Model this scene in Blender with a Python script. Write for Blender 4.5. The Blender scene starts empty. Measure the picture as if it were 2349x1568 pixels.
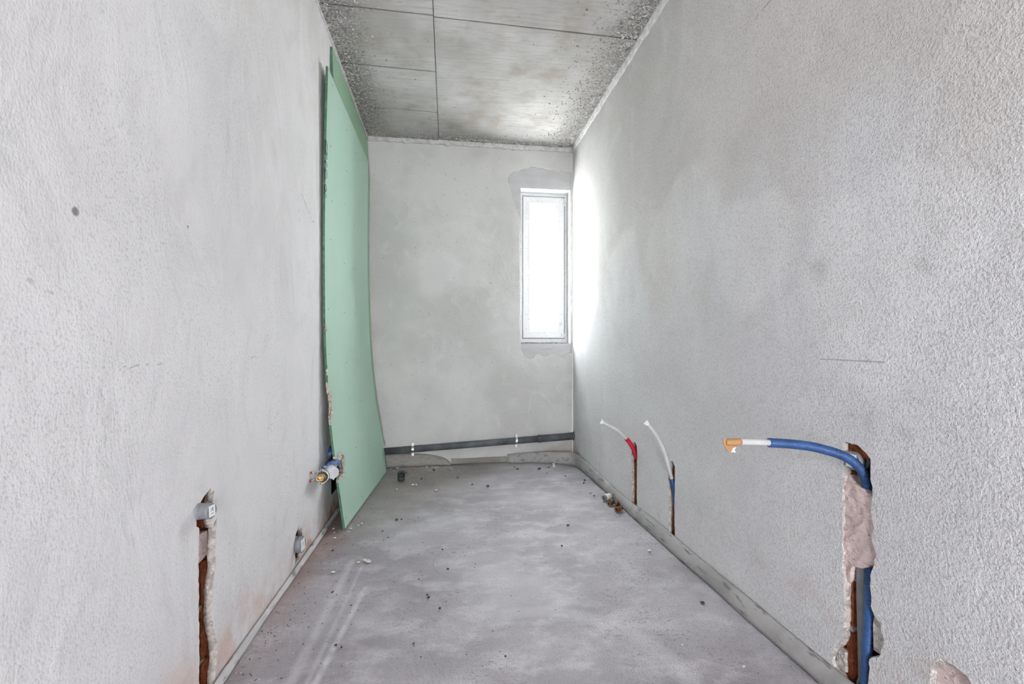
import bpy, bmesh, math, random
from mathutils import Vector, Matrix, noise as mnoise
from mathutils.geometry import tessellate_polygon

# ---------------------------------------------------------------- camera, world, light, exposure
sc = bpy.context.scene
COL = sc.collection
XL, XR, YB, ZC, YF = -0.69, 1.136, 4.126, 2.85, -2.60     # inner faces of the room, metres

cam_d = bpy.data.cameras.new('camera')
cam_d.sensor_fit = 'HORIZONTAL'
cam_d.sensor_width = 36.0
cam_d.lens = 36.0 * 1060.0 / 2349.0
cam_d.shift_y = 21.0 / 2349.0
cam_d.clip_start = 0.02
cam = bpy.data.objects.new('camera', cam_d)
COL.objects.link(cam)
cam.location = (0, 0, 1.0)
cam.rotation_euler = (math.radians(90), 0, -math.atan(147.0 / 1060.0))
sc.camera = cam

world = bpy.data.worlds.new('overcast_sky')
sc.world = world
world.use_nodes = True
bg = world.node_tree.nodes['Background']
bg.inputs[0].default_value = (0.975, 0.975, 1.0, 1)
bg.inputs[1].default_value = 52.0

def portal(name, loc, rot, sx, sy):
    d = bpy.data.lights.new(name, 'AREA')
    d.shape = 'RECTANGLE'; d.size = sx; d.size_y = sy
    d.cycles.is_portal = True
    o = bpy.data.objects.new(name, d)
    o.location = loc; o.rotation_euler = rot
    COL.objects.link(o)
portal('window_portal', (0.884, YB + 0.26, 1.774), (math.radians(-90), 0, 0), 0.46, 1.42)
portal('fill_doorway_portal', (0.10, YF - 0.21, 0.975), (math.radians(90), 0, 0), 0.50, 1.95)

sc.view_settings.view_transform = 'Standard'
sc.view_settings.look = 'None'
sc.view_settings.gamma = 1.0
sc.view_settings.use_curve_mapping = False
sc.view_settings.exposure = 0.10
try:
    sc.cycles.max_bounces = 8
    sc.cycles.diffuse_bounces = 6
    sc.cycles.glossy_bounces = 2
    sc.cycles.use_adaptive_sampling = True
    sc.cycles.adaptive_threshold = 0.15
    sc.cycles.adaptive_min_samples = 12
    sc.cycles.caustics_reflective = False
    sc.cycles.caustics_refractive = False
    sc.cycles.use_denoising = True
except Exception:
    pass

rnd = random.Random(7)

# ---------------------------------------------------------------- node helpers
class Mat:
    def __init__(s, name, rough=0.9, spec=0.25, metal=0.0):
        s.m = bpy.data.materials.new(name)
        s.m.use_nodes = True
        s.t = s.m.node_tree
        s.b = s.t.nodes['Principled BSDF']
        s.b.inputs['Roughness'].default_value = rough
        s.b.inputs['Metallic'].default_value = metal
        s.b.inputs['Specular IOR Level'].default_value = spec
        s.co = s.t.nodes.new('ShaderNodeTexCoord').outputs['Object']
    def put(s, sock, v):
        if hasattr(v, 'is_linked'):
            s.t.links.new(v, sock)
        elif isinstance(v, (tuple, list)):
            v = tuple(v)
            if sock.type == 'RGBA' and len(v) == 3: v = v + (1,)
            sock.default_value = v
        else:
            sock.default_value = v
    def math(s, op, a, b=0.0, clamp=False):
        n = s.t.nodes.new('ShaderNodeMath'); n.operation = op; n.use_clamp = clamp
        s.put(n.inputs[0], a); s.put(n.inputs[1], b)
        return n.outputs[0]
    def vec(s, op, a, b=(0, 0, 0)):
        n = s.t.nodes.new('ShaderNodeVectorMath'); n.operation = op
        s.put(n.inputs[0], a)
        if op == 'SCALE': s.put(n.inputs['Scale'], b)
        else: s.put(n.inputs[1], b)
        return n.outputs['Value'] if op in ('DOT_PRODUCT', 'LENGTH', 'DISTANCE') else n.outputs[0]
    def scaled(s, sx, sy, sz, off=(0, 0, 0)):
        return s.vec('ADD', s.vec('MULTIPLY', s.co, (sx, sy, sz)), off)
    def noise(s, scale, detail=3, rough=0.55, vec=None, dist=0.0):
        n = s.t.nodes.new('ShaderNodeTexNoise')
        s.put(n.inputs['Vector'], vec if vec is not None else s.co)
        n.inputs['Scale'].default_value = scale
        n.inputs['Detail'].default_value = min(detail, 3)
        n.inputs['Roughness'].default_value = rough
        n.inputs['Distortion'].default_value = dist if dist >= 1.4 else 0.0
        return n.outputs['Fac']
    def voro(s, scale, vec=None, feature='F1', rand=1.0):
        n = s.t.nodes.new('ShaderNodeTexVoronoi'); n.feature = feature
        s.put(n.inputs['Vector'], vec if vec is not None else s.co)
        n.inputs['Scale'].default_value = scale
        n.inputs['Randomness'].default_value = rand
        return n.outputs['Distance']
    def step(s, v, lo, hi, a=0.0, b=1.0):
        n = s.t.nodes.new('ShaderNodeMapRange'); n.interpolation_type = 'SMOOTHSTEP'
        s.put(n.inputs['Value'], v)
        n.inputs['From Min'].default_value = lo; n.inputs['From Max'].default_value = hi
        n.inputs['To Min'].default_value = a; n.inputs['To Max'].default_value = b
        return n.outputs[0]
    def mix(s, f, a, b, mode='MIX'):
        n = s.t.nodes.new('ShaderNodeMix'); n.data_type = 'RGBA'; n.blend_type = mode
        s.put(n.inputs[0], f); s.put(n.inputs[6], a); s.put(n.inputs[7], b)
        return n.outputs[2]
    def xyz(s):
        n = s.t.nodes.new('ShaderNodeSeparateXYZ'); s.put(n.inputs[0], s.co)
        return n.outputs
    def seg(s, p0, p1, w, soft=0.5, wob=None):
        """mask of a thin mark between two points on the surface"""
        p0 = Vector(p0); d = Vector(p1) - p0
        co = wob if wob is not None else s.co
        rel = s.vec('SUBTRACT', co, tuple(p0))
        t = s.math('DIVIDE', s.vec('DOT_PRODUCT', rel, tuple(d)), max(d.length_squared, 1e-9), clamp=True)
        near = s.vec('SCALE', tuple(d), t)
        dist = s.vec('DISTANCE', rel, near)
        return s.step(dist, w * soft, w, 1.0, 0.0)
    def blob(s, p, r, soft=0.3, wob=None):
        return s.step(s.vec('DISTANCE', wob if wob is not None else s.co, tuple(p)), r * soft, r, 1.0, 0.0)
    def ring(s, p, r, w):
        dd = s.math('ABSOLUTE', s.math('SUBTRACT', s.vec('DISTANCE', s.co, tuple(p)), r))
        return s.step(dd, w * 0.3, w, 1.0, 0.0)
    def wobble(s, scale, amp):
        n = s.t.nodes.new('ShaderNodeTexNoise')
        s.put(n.inputs['Vector'], s.co)
        n.inputs['Scale'].default_value = scale
        n.inputs['Detail'].default_value = 1
        return s.vec('ADD', s.co, s.vec('SCALE', s.vec('SUBTRACT', n.outputs['Color'], (0.5, 0.5, 0.5)), amp))
    def bump(s, h, dist, strength=1.0):
        n = s.t.nodes.new('ShaderNodeBump')
        n.inputs['Strength'].default_value = strength
        n.inputs['Distance'].default_value = dist
        s.put(n.inputs['Height'], h)
        if s.b.inputs['Normal'].is_linked:
            s.t.links.new(s.b.inputs['Normal'].links[0].from_socket, n.inputs['Normal'])
        s.t.links.new(n.outputs[0], s.b.inputs['Normal'])
    def color(s, c): s.put(s.b.inputs['Base Color'], c)

def simple(name, col, rough=0.6, var=0.12, nscale=30, spec=0.3, metal=0.0, bump=0.0, bscale=80):
    """plain procedural material: a colour with slight noise variation and optional relief"""
    m = Mat(name, rough, spec, metal)
    n = m.noise(nscale, 4, 0.6)
    dark = tuple(c * (1 - var * 1.6) for c in col)
    lite = tuple(min(1, c * (1 + var)) for c in col)
    m.color(m.mix(m.step(n, 0.3, 0.7), dark, lite))
    if bump: m.bump(m.noise(bscale, 4, 0.6), bump)
    return m.m

# ---------------------------------------------------------------- surface materials
def mat_wall_right():
    m = Mat('right_wall_render', 0.92, 0.2)
    x, y, z = m.xyz()
    big = m.noise(1.3, 4, 0.6, dist=0.6)
    scal = m.noise(2.1, 2, 0.5, vec=m.scaled(1, 1.2, 0.5))
    # trowelled lower coat reaching up in scallops, warmer bare coat above
    zz = m.math('ADD', m.math('ADD', z, m.math('MULTIPLY', m.math('SUBTRACT', scal, 0.5), 1.5)),
                m.math('MULTIPLY', m.math('SUBTRACT', big, 0.5), 0.5))
    up = m.step(zz, 1.25, 1.75)
    cool = m.mix(m.step(big, 0.35, 0.65), (0.63, 0.627, 0.64), (0.70, 0.697, 0.705))
    warm = m.mix(m.step(big, 0.35, 0.65), (0.565, 0.545, 0.525), (0.64, 0.62, 0.60))
    c = m.mix(up, cool, warm)
    swirl = m.noise(3.2, 5, 0.6, vec=m.scaled(1, 1.0, 0.45), dist=1.4)
    c = m.mix(m.step(swirl, 0.52, 0.70, 0, 0.35), c, (0.75, 0.747, 0.755))
    wsc = m.wobble(2.5, 0.35)
    for p, r in (((XR, 2.15, 1.56), 0.36), ((XR, 1.62, 1.40), 0.28), ((XR, 1.10, 1.20), 0.30), ((XR, 2.9, 1.45), 0.35)):
        c = m.mix(m.math('MULTIPLY', m.blob(p, r, 0.75, wob=wsc), m.step(swirl, 0.25, 0.6, 0.15, 0.5)), c, (0.76, 0.758, 0.765))
    grain = m.noise(165, 2, 0.6)
    c = m.mix(m.step(grain, 0.32, 0.52, 0.42, 0.0), c, (0.34, 0.335, 0.33))
    wob = m.wobble(30, 0.012)
    c = m.mix(m.math('MULTIPLY', m.seg((XR, 1.28, 0.976), (XR, 1.07, 0.971), 0.003, 0.3), 0.55), c, (0.2, 0.2, 0.2))
    wob2 = m.wobble(14, 0.08)
    for p, r, k in (((XR, 1.29, 1.245), 0.06, 0.30), ((XR, 0.966, 1.21), 0.04, 0.26), ((XR, 1.11, 0.80), 0.05, 0.18),
                    ((XR, 1.02, 0.79), 0.035, 0.25), ((XR, 1.17, 0.82), 0.02, 0.25), ((XR, 1.62, 1.12), 0.05, 0.12)):
        c = m.mix(m.math('MULTIPLY', m.blob(p, r, 0.1, wob=wob2), k), c, (0.26, 0.25, 0.23))
    c = m.mix(m.math('MULTIPLY', m.seg((XR, 3.9, 1.607), (XR, 3.845, 1.337), 0.006, 0.3, wob=wob), 0.8), c, (0.25, 0.24, 0.22))
    c = m.mix(m.math('MULTIPLY', m.seg((XR, 1.58, 2.24), (XR, 1.44, 2.25), 0.004, 0.3, wob=wob), 0.6), c, (0.25, 0.24, 0.22))
    # brick dust on the foot of the wall, specks near the corner
    pk = m.math('MULTIPLY', m.step(m.noise(7, 3, 0.6), 0.52, 0.75), m.step(z, 0.1, 0.6, 0.35, 0.0))
    c = m.mix(pk, c, (0.50, 0.36, 0.30))
    sp = m.math('MULTIPLY', m.step(m.noise(85, 2, 0.5), 0.66, 0.72), m.step(y, 3.0, 3.9))
    sp = m.math('MULTIPLY', sp, m.step(z, 1.25, 0.2))
    c = m.mix(m.math('MULTIPLY', sp, 0.7), c, (0.18, 0.17, 0.16))
    m.color(c)
    rgh = m.step(y, 3.7, 2.6, 0.3, 1.0)
    m.bump(m.math('MULTIPLY', grain, rgh), 0.0046)
    m.bump(big, 0.03, 0.6)
    return m.m

def mat_wall_left():
    m = Mat('left_wall_plaster', 0.9, 0.2)
    x, y, z = m.xyz()
    big = m.noise(1.1, 4, 0.6, dist=0.5)
    c = m.mix(m.step(big, 0.35, 0.65), (0.72, 0.715, 0.72), (0.80, 0.797, 0.80))
    warm = m.math('MULTIPLY', m.step(z, 1.3, 2.4), m.step(m.noise(1.7, 3), 0.35, 0.7))
    c = m.mix(m.math('MULTIPLY', warm, 0.6), c, (0.71, 0.69, 0.66))
    swirl = m.noise(4.5, 5, 0.6, vec=m.scaled(1, 1, 0.5), dist=1.6)
    c = m.mix(m.step(swirl, 0.52, 0.70, 0, 0.45), c, (0.84, 0.837, 0.84))
    c = m.mix(m.step(swirl, 0.30, 0.46, 0.35, 0), c, (0.62, 0.61, 0.61))
    fleck = m.noise(230, 2, 0.6, vec=m.scaled(1, 0.8, 0.6), dist=0.5)
    zone = m.step(m.noise(2.6, 3), 0.36, 0.6, 0.25, 1.0)
    c = m.mix(m.math('MULTIPLY', m.step(fleck, 0.30, 0.46, 0.45, 0.0), zone), c, (0.40, 0.395, 0.40))
    for k in ((0.968, 1.261, 0.011, 0.8), (1.345, 1.333, 0.006, 0.6)):
        c = m.mix(m.math('MULTIPLY', m.blob((XL, k[0], k[1]), k[2], 0.5), k[3]), c, (0.17, 0.16, 0.16))
    wob = m.wobble(22, 0.03)
    for a, b, w, k in (((1.07, 0.965), (1.235, 0.966), 0.003, 0.5), ((0.93, 0.972), (1.0, 0.969), 0.003, 0.25), ((2.30, 1.753), (2.54, 1.647), 0.004, 0.7),
                       ((0.87, 1.115), (0.91, 1.104), 0.007, 0.35), ((2.28, 1.66), (2.29, 1.60), 0.004, 0.6),
                       ((1.9, 0.70), (2.05, 0.76), 0.003, 0.5), ((1.72, 0.975), (1.88, 0.977), 0.0025, 0.35)):
        c = m.mix(m.math('MULTIPLY', m.seg((XL, *a), (XL, *b), w, 0.3, wob=wob), k), c, (0.22, 0.22, 0.24))
    # red brick dust settled low on the wall
    low = m.math('ADD', z, m.math('MULTIPLY', m.math('SUBTRACT', m.noise(5, 4, 0.6), 0.5), 0.45))
    d = m.math('MULTIPLY', m.step(low, 0.0, 0.22, 1.0, 0.0), m.step(m.noise(9, 3), 0.35, 0.65))
    c = m.mix(m.math('MULTIPLY', d, 0.5), c, (0.60, 0.33, 0.23))
    pat = m.math('MULTIPLY', m.blob((XL, 1.30, 0.12), 0.13, 0.1, wob=m.wobble(9, 0.12)), 0.4)
    c = m.mix(pat, c, (0.66, 0.42, 0.30))
    foot = m.math('MULTIPLY', m.step(low, 0.0, 0.07, 0.8, 0.0), m.step(y, 2.1, 2.6))
    c = m.mix(foot, c, (0.42, 0.19, 0.11))
    m.color(c)
    m.bump(fleck, 0.0013)
    m.bump(swirl, 0.010, 0.6)
    return m.m

def mat_wall_back():
    m = Mat('back_wall_plaster', 0.9, 0.2)
    x, y, z = m.xyz()
    big = m.noise(1.6, 5, 0.6, dist=0.8)
    c = m.mix(m.step(big, 0.35, 0.65), (0.52, 0.52, 0.507), (0.62, 0.618, 0.61))
    sw = m.noise(3.5, 5, 0.6, dist=1.8)
    c = m.mix(m.step(sw, 0.55, 0.72, 0, 0.3), c, (0.70, 0.70, 0.69))
    sp = m.noise(60, 2, 0.5)
    c = m.mix(m.step(sp, 0.70, 0.76, 0, 0.7), c, (0.20, 0.19, 0.18))
    # raw pinkish base coat low in the right corner
    edge = m.math('ADD', z, m.math('ADD', m.math('MULTIPLY', x, -0.35), m.math('MULTIPLY', m.noise(12, 3), 0.06)))
    raw = m.math('MULTIPLY', m.step(edge, -0.19, -0.15, 1.0, 0.0), m.step(x, 0.75, 0.95))
    c = m.mix(m.math('MULTIPLY', raw, 0.6), c, (0.46, 0.38, 0.34))
    m.color(c)
    m.bump(m.noise(70, 2, 0.55), 0.0016)
    m.bump(sw, 0.014, 0.6)
    return m.m

def mat_patch():
    m = Mat('smooth_repair_mortar', 0.9, 0.2)
    n = m.noise(7, 4, 0.6, vec=m.scaled(1, 1, 2.5))
    m.color(m.mix(m.step(n, 0.3, 0.7), (0.475, 0.475, 0.485), (0.53, 0.53, 0.54)))
    m.bump(m.noise(24, 4, 0.5, vec=m.scaled(1, 1, 3)), 0.004)
    return m.m

def mat_floor():
    m = Mat('screed_floor', 0.44, 0.55)
    x, y, z = m.xyz()
    big = m.noise(1.4, 5, 0.62, dist=0.9)
    c = m.mix(m.step(big, 0.32, 0.68), (0.285, 0.265, 0.285), (0.47, 0.452, 0.485))
    sw = m.noise(6.5, 3, 0.68, vec=m.scaled(0.8, 1.2, 1))
    c = m.mix(m.step(sw, 0.44, 0.70, 0, 0.6), c, (0.61, 0.593, 0.63))
    c = m.mix(m.step(m.noise(2.4, 4, 0.6), 0.55, 0.72, 0, 0.55), c, (0.29, 0.272, 0.29))
    # cracked dark hatching and pock marks
    ht = m.noise(26, 5, 0.7, vec=m.scaled(0.7, 1.3, 1), dist=2.5)
    hz = m.step(m.noise(2.0, 3), 0.44, 0.62)
    c = m.mix(m.math('MULTIPLY', m.step(ht, 0.36, 0.45, 0.9, 0.0), hz), c, (0.20, 0.19, 0.20))
    gr = m.noise(170, 2, 0.6)
    c = m.mix(m.step(gr, 0.34, 0.48, 0.45, 0.0), c, (0.22, 0.21, 0.22))
    # brownish dirt plus painted window shade at back left, red brick dust along the left wall
    dirt_shade = m.math('ADD', m.math('MULTIPLY', x, -0.55), m.math('MULTIPLY', y, 0.42))
    dirt_shade = m.math('ADD', dirt_shade, m.math('MULTIPLY', m.noise(3, 4, 0.6), 0.25))
    c = m.mix(m.step(dirt_shade, 1.30, 1.75, 0, 0.8), c, (0.24, 0.215, 0.19))
    lw = m.math('ADD', x, m.math('MULTIPLY', m.noise(5, 4, 0.65), 0.25))
    dust = m.math('MULTIPLY', m.step(lw, -0.62, -0.36, 1.0, 0.0), m.step(y, 1.5, 2.5, 0.35, 1.0))
    c = m.mix(m.math('MULTIPLY', dust, 0.8), c, (0.33, 0.20, 0.165))
    # pale scrape marks
    brk = m.step(m.noise(13, 4, 0.6), 0.32, 0.58, 0.25, 1.0)
    for a, b, w, k in (((-0.455, 2.30), (-0.476, 1.25), 0.028, 0.42), ((-0.398, 2.22), (-0.428, 1.25), 0.014, 0.34),
                       ((-0.348, 2.03), (-0.415, 1.25), 0.018, 0.62)):
        mk = m.math('MULTIPLY', m.seg((*a, 0), (*b, 0), w, 0.1), brk)
        c = m.mix(m.math('MULTIPLY', mk, k), c, (0.74, 0.73, 0.75))
    c = m.mix(m.math('MULTIPLY', m.seg((-0.41, 1.66, 0), (-0.62, 1.77, 0), 0.003, 0.3), 0.5), c, (0.18, 0.17, 0.18))
    arcs = m.math('MULTIPLY', m.ring((0.12, 2.22, 0), 0.19, 0.004), m.step(m.math('ADD', m.math('SUBTRACT', y, x), 0), 1.95, 2.2))
    c = m.mix(m.math('MULTIPLY', arcs, 0.5), c, (0.22, 0.21, 0.22))
    arc2 = m.math('MULTIPLY', m.ring((0.27, 1.30, 0), 0.46, 0.05), m.step(m.math('ADD', x, y), 1.9, 2.0))
    c = m.mix(m.math('MULTIPLY', arc2, 0.22), c, (0.68, 0.675, 0.71))
    m.color(c)
    m.bump(gr, 0.0030)
    m.bump(sw, 0.010, 0.6)
    return m.m

def mat_concrete():
    m = Mat('board_marked_concrete', 0.88, 0.2)
    x, y, z = m.xyz()
    big = m.noise(1.8, 5, 0.62, dist=0.4)
    c = m.mix(m.step(big, 0.32, 0.68), (0.375, 0.362, 0.343), (0.51, 0.50, 0.485))
    gv = m.scaled(2.2, 26, 1)
    c = m.mix(m.step(m.noise(2.4, 3, 0.65, vec=gv), 0.48, 0.66, 0, 0.5), c, (0.33, 0.305, 0.27))
    c = m.mix(m.step(m.noise(4, 3, 0.65), 0.46, 0.74, 0, 0.6), c, (0.29, 0.255, 0.205))
    pit = m.noise(28, 3, 0.65, vec=m.scaled(0.6, 1.6, 1))
    c = m.mix(m.step(pit, 0.27, 0.33, 0.8, 0.0), c, (0.20, 0.18, 0.16))
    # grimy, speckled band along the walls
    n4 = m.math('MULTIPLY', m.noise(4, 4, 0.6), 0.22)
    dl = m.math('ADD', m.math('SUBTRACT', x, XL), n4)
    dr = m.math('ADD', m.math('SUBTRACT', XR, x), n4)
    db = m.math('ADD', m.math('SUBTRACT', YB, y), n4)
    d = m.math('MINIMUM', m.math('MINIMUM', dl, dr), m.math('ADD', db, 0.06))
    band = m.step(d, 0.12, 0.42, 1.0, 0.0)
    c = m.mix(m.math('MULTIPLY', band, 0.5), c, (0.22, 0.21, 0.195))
    spk = m.noise(75, 3, 0.6, dist=1.2)
    c = m.mix(m.math('MULTIPLY', m.step(spk, 0.40, 0.50, 0.85, 0.0), band), c, (0.15, 0.14, 0.13))
    c = m.mix(m.math('MULTIPLY', m.step(spk, 0.58, 0.66), m.math('MULTIPLY', band, 0.55)), c, (0.72, 0.71, 0.69))
    m.color(c)
    m.bump(pit, 0.0030)
    m.bump(m.math('MULTIPLY', spk, band), 0.010)
    return m.m

def mat_board(name='green_board_paper', k=(1, 1, 1)):
    m = Mat(name, 0.75, 0.3)
    n = m.noise(2.0, 3, 0.5, vec=m.scaled(1, 1, 0.4))
    c = m.mix(m.step(n, 0.3, 0.7), tuple(a * b for a, b in zip(k, (0.405, 0.585, 0.485))), tuple(a * b for a, b in zip(k, (0.435, 0.615, 0.515))))
    scr = m.noise(40, 2, 0.5, vec=m.scaled(1, 0.8, 0.12))
    c = m.mix(m.step(scr, 0.70, 0.78, 0, 0.25), c, (0.62, 0.75, 0.68))
    m.color(c)
    m.bump(m.noise(60, 2), 0.0004)
    return m.m

def mat_film():
    m = Mat('protective_film_printed', 0.45, 0.4)
    x, y, z = m.xyz()
    a = m.noise(30, 3, 0.7, vec=m.scaled(0.9, 1, 2.4))
    b = m.noise(30, 3, 0.7, vec=m.scaled(2.4, 1, 0.9, (5, 2, 1)))
    c = m.mix(m.step(a, 0.60, 0.66, 0, 0.7), (0.60, 0.605, 0.61), (0.30, 0.305, 0.32))
    c = m.mix(m.step(b, 0.64, 0.70, 0, 0.6), c, (0.30, 0.305, 0.32))
    m.color(c)
    return m.m

def mat_foam(name, c0, c1, streak):
    m = Mat(name, 0.8, 0.25)
    n = m.noise(6, 4, 0.6)
    c = m.mix(m.step(n, 0.3, 0.7), c0, c1)
    s2 = m.noise(9, 4, 0.65, vec=m.scaled(2.5, 0.8, 6), dist=0.5)
    c = m.mix(m.step(s2, 0.56, 0.66, 0, streak), c, (0.16, 0.15, 0.15))
    m.color(c)
    m.bump(m.noise(30, 3), 0.003)
    return m.m

def mat_sticker():
    m = Mat('barcode_sticker', 0.5, 0.4)
    x, y, z = m.xyz()
    bars = m.math('SINE', m.math('ADD', m.math('MULTIPLY', y, 2600.0), m.math('MULTIPLY', m.math('SINE', m.math('MULTIPLY', y, 900.0)), 2.5)))
    inz = m.math('MULTIPLY', m.step(z, -0.001, 0.0), m.step(z, 0.009, 0.010, 1, 0))
    iny = m.step(m.math('ABSOLUTE', y), 0.005, 0.006, 1, 0)
    k = m.math('MULTIPLY', m.math('MULTIPLY', m.step(bars, -0.1, 0.1), inz), iny)
    line = m.math('MULTIPLY', m.step(m.math('ABSOLUTE', m.math('ADD', z, 0.007)), 0.0006, 0.0012, 1, 0), iny)
    c = m.mix(k, (0.85, 0.86, 0.87), (0.07, 0.07, 0.08))
    c = m.mix(line, c, (0.15, 0.15, 0.17))
    m.color(c)
    return m.m

def mat_brick():
    m = Mat('shaded_terracotta_block', 0.95, 0.15)
    n = m.noise(40, 4, 0.65)
    c = m.mix(m.step(n, 0.3, 0.7), (0.15, 0.038, 0.016), (0.31, 0.095, 0.04))  # terracotta darkened to hold the deep shade of the chases
    c = m.mix(m.step(m.noise(90, 3), 0.62, 0.72, 0, 0.6), c, (0.55, 0.26, 0.15))
    m.color(c)
    m.bump(m.noise(70, 4, 0.7), 0.006)
    return m.m

def mat_broken():
    m = Mat('broken_plaster_edge', 0.95, 0.15)
    n = m.noise(45, 4, 0.7)
    c = m.mix(m.step(n, 0.35, 0.65), (0.36, 0.33, 0.30), (0.60, 0.56, 0.53))
    c = m.mix(m.step(m.noise(70, 3), 0.58, 0.66, 0, 0.8), c, (0.80, 0.78, 0.77))
    m.color(c)
    m.bump(m.noise(120, 4, 0.7), 0.008)
    return m.m

def mat_pink():
    m = Mat('pink_filling_plaster', 0.9, 0.2)
    n = m.noise(9, 4, 0.6, vec=m.scaled(1, 2, 1.4))
    c = m.mix(m.step(n, 0.3, 0.7), (0.56, 0.435, 0.415), (0.67, 0.54, 0.525))
    cr = m.noise(26, 4, 0.6, vec=m.scaled(1, 1, 2.4), dist=2.0)
    c = m.mix(m.step(cr, 0.28, 0.36, 0.7, 0), c, (0.27, 0.20, 0.19))
    m.color(c)
    m.bump(m.noise(20, 4, 0.6, vec=m.scaled(1, 1, 2), dist=1.5), 0.008)
    return m.m

def mat_clear(name, tint, alpha=0.55):
    m = Mat(name, 0.25, 0.5)
    m.color(m.mix(m.step(m.noise(20, 3), 0.3, 0.7), tuple(c * 0.9 for c in tint), tint))
    m.b.inputs['Alpha'].default_value = alpha
    return m.m

def mat_glass():
    m = bpy.data.materials.new('window_glass')
    m.use_nodes = True
    t = m.node_tree
    for n in list(t.nodes): t.nodes.remove(n)
    out = t.nodes.new('ShaderNodeOutputMaterial')
    tr = t.nodes.new('ShaderNodeBsdfTransparent'); tr.inputs[0].default_value = (0.96, 0.98, 0.975, 1)
    gl = t.nodes.new('ShaderNodeBsdfGlossy'); gl.inputs['Roughness'].default_value = 0.02
    mx = t.nodes.new('ShaderNodeMixShader'); mx.inputs[0].default_value = 0.06
    t.links.new(tr.outputs[0], mx.inputs[1]); t.links.new(gl.outputs[0], mx.inputs[2])
    t.links.new(mx.outputs[0], out.inputs[0])
    return m

M = dict(
    right=mat_wall_right(), left=mat_wall_left(), back=mat_wall_back(), patch=mat_patch(), floor=mat_floor(),
    concrete=mat_concrete(), board=mat_board(), board2=mat_board('shaded_green_board_paper', (0.72, 0.80, 0.66)), film=mat_film(), sticker=mat_sticker(), brick=mat_brick(),  # back board green deepened: its own tone plus shade put into the colour
    broken=mat_broken(), pink=mat_pink(), glass=mat_glass(),
    board_edge=simple('shaded_green_board_edge', (0.09, 0.20, 0.12), 0.8, 0.2, 40),  # edge green darkened, shade on the board edge is in the colour
    gypsum=simple('torn_gypsum_core', (0.50, 0.40, 0.35), 0.95, 0.3, 60, bump=0.004),
    paper=simple('torn_board_paper', (0.66, 0.58, 0.52), 0.9, 0.2, 60),
    ink=simple('dark_print_ink', (0.06, 0.065, 0.06), 0.8, 0.2, 60),
    reveal=simple('white_reveal_plaster', (0.80, 0.80, 0.80), 0.85, 0.06, 12, bump=0.002),
    pvcwin=simple('white_window_plastic', (0.84, 0.85, 0.86), 0.35, 0.03, 10, spec=0.4),
    seal=simple('grey_rubber_seal', (0.16, 0.17, 0.18), 0.7, 0.15, 30),
    grey=simple('grey_drain_plastic', (0.215, 0.225, 0.24), 0.45, 0.10, 25, spec=0.4),
    darkpipe=simple('dark_grey_dusty_pipe', (0.115, 0.125, 0.135), 0.55, 0.25, 8, spec=0.35),
    black=simple('black_plastic_niche_shade', (0.045, 0.05, 0.05), 0.55, 0.2, 30),
    blue=simple('blue_conduit_plastic', (0.028, 0.085, 0.235), 0.45, 0.14, 20, spec=0.4),
    blueb=simple('pale_blue_valve_body', (0.12, 0.19, 0.42), 0.5, 0.12, 30),
    red=simple('red_sleeve_plastic', (0.50, 0.012, 0.04), 0.5, 0.12, 20),
    pex=mat_clear('milky_pipe_plastic', (0.72, 0.72, 0.71), 0.62),
    tape=mat_clear('clear_tape', (0.88, 0.89, 0.90), 0.6),
    btape=mat_clear('brown_tape', (0.48, 0.26, 0.11), 0.93),
    steel=simple('zinc_plated_steel', (0.62, 0.63, 0.62), 0.32, 0.12, 60, metal=0.9),
    brass=simple('tarnished_brass', (0.45, 0.30, 0.14), 0.42, 0.3, 70, metal=0.8),
    copper=simple('rusty_brown_fitting', (0.17, 0.08, 0.04), 0.55, 0.45, 80, metal=0.35),
    whitecap=simple('white_grey_cap', (0.66, 0.67, 0.69), 0.5, 0.08, 30),
    offwhite=simple('dusty_white_plastic', (0.68, 0.66, 0.61), 0.6, 0.15, 50),
    redplug=simple('red_wall_plug', (0.33, 0.06, 0.065), 0.6, 0.15, 30),
    foam_r=mat_foam('grey_foam_strip', (0.29, 0.285, 0.28), (0.40, 0.39, 0.385), 0.8),
    foam_b=mat_foam('dusty_foam_strip', (0.27, 0.255, 0.24), (0.36, 0.34, 0.32), 0.4),
    foam_l=mat_foam('pale_foam_strip', (0.47, 0.46, 0.47), (0.62, 0.61, 0.62), 0.8),
    chip=simple('pale_plaster_chip', (0.66, 0.64, 0.60), 0.95, 0.2, 80),
    crumb=simple('dark_crumb', (0.075, 0.07, 0.065), 0.95, 0.3, 80),
    cove=simple('rough_cove_plaster', (0.58, 0.57, 0.555), 0.95, 0.12, 25, bump=0.006, bscale=60),
    spatter=simple('grey_mortar_spatter', (0.46, 0.45, 0.43), 0.95, 0.35, 25),
    mortar=simple('joint_mortar', (0.33, 0.29, 0.26), 0.95, 0.25, 60, bump=0.004),
)

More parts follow.
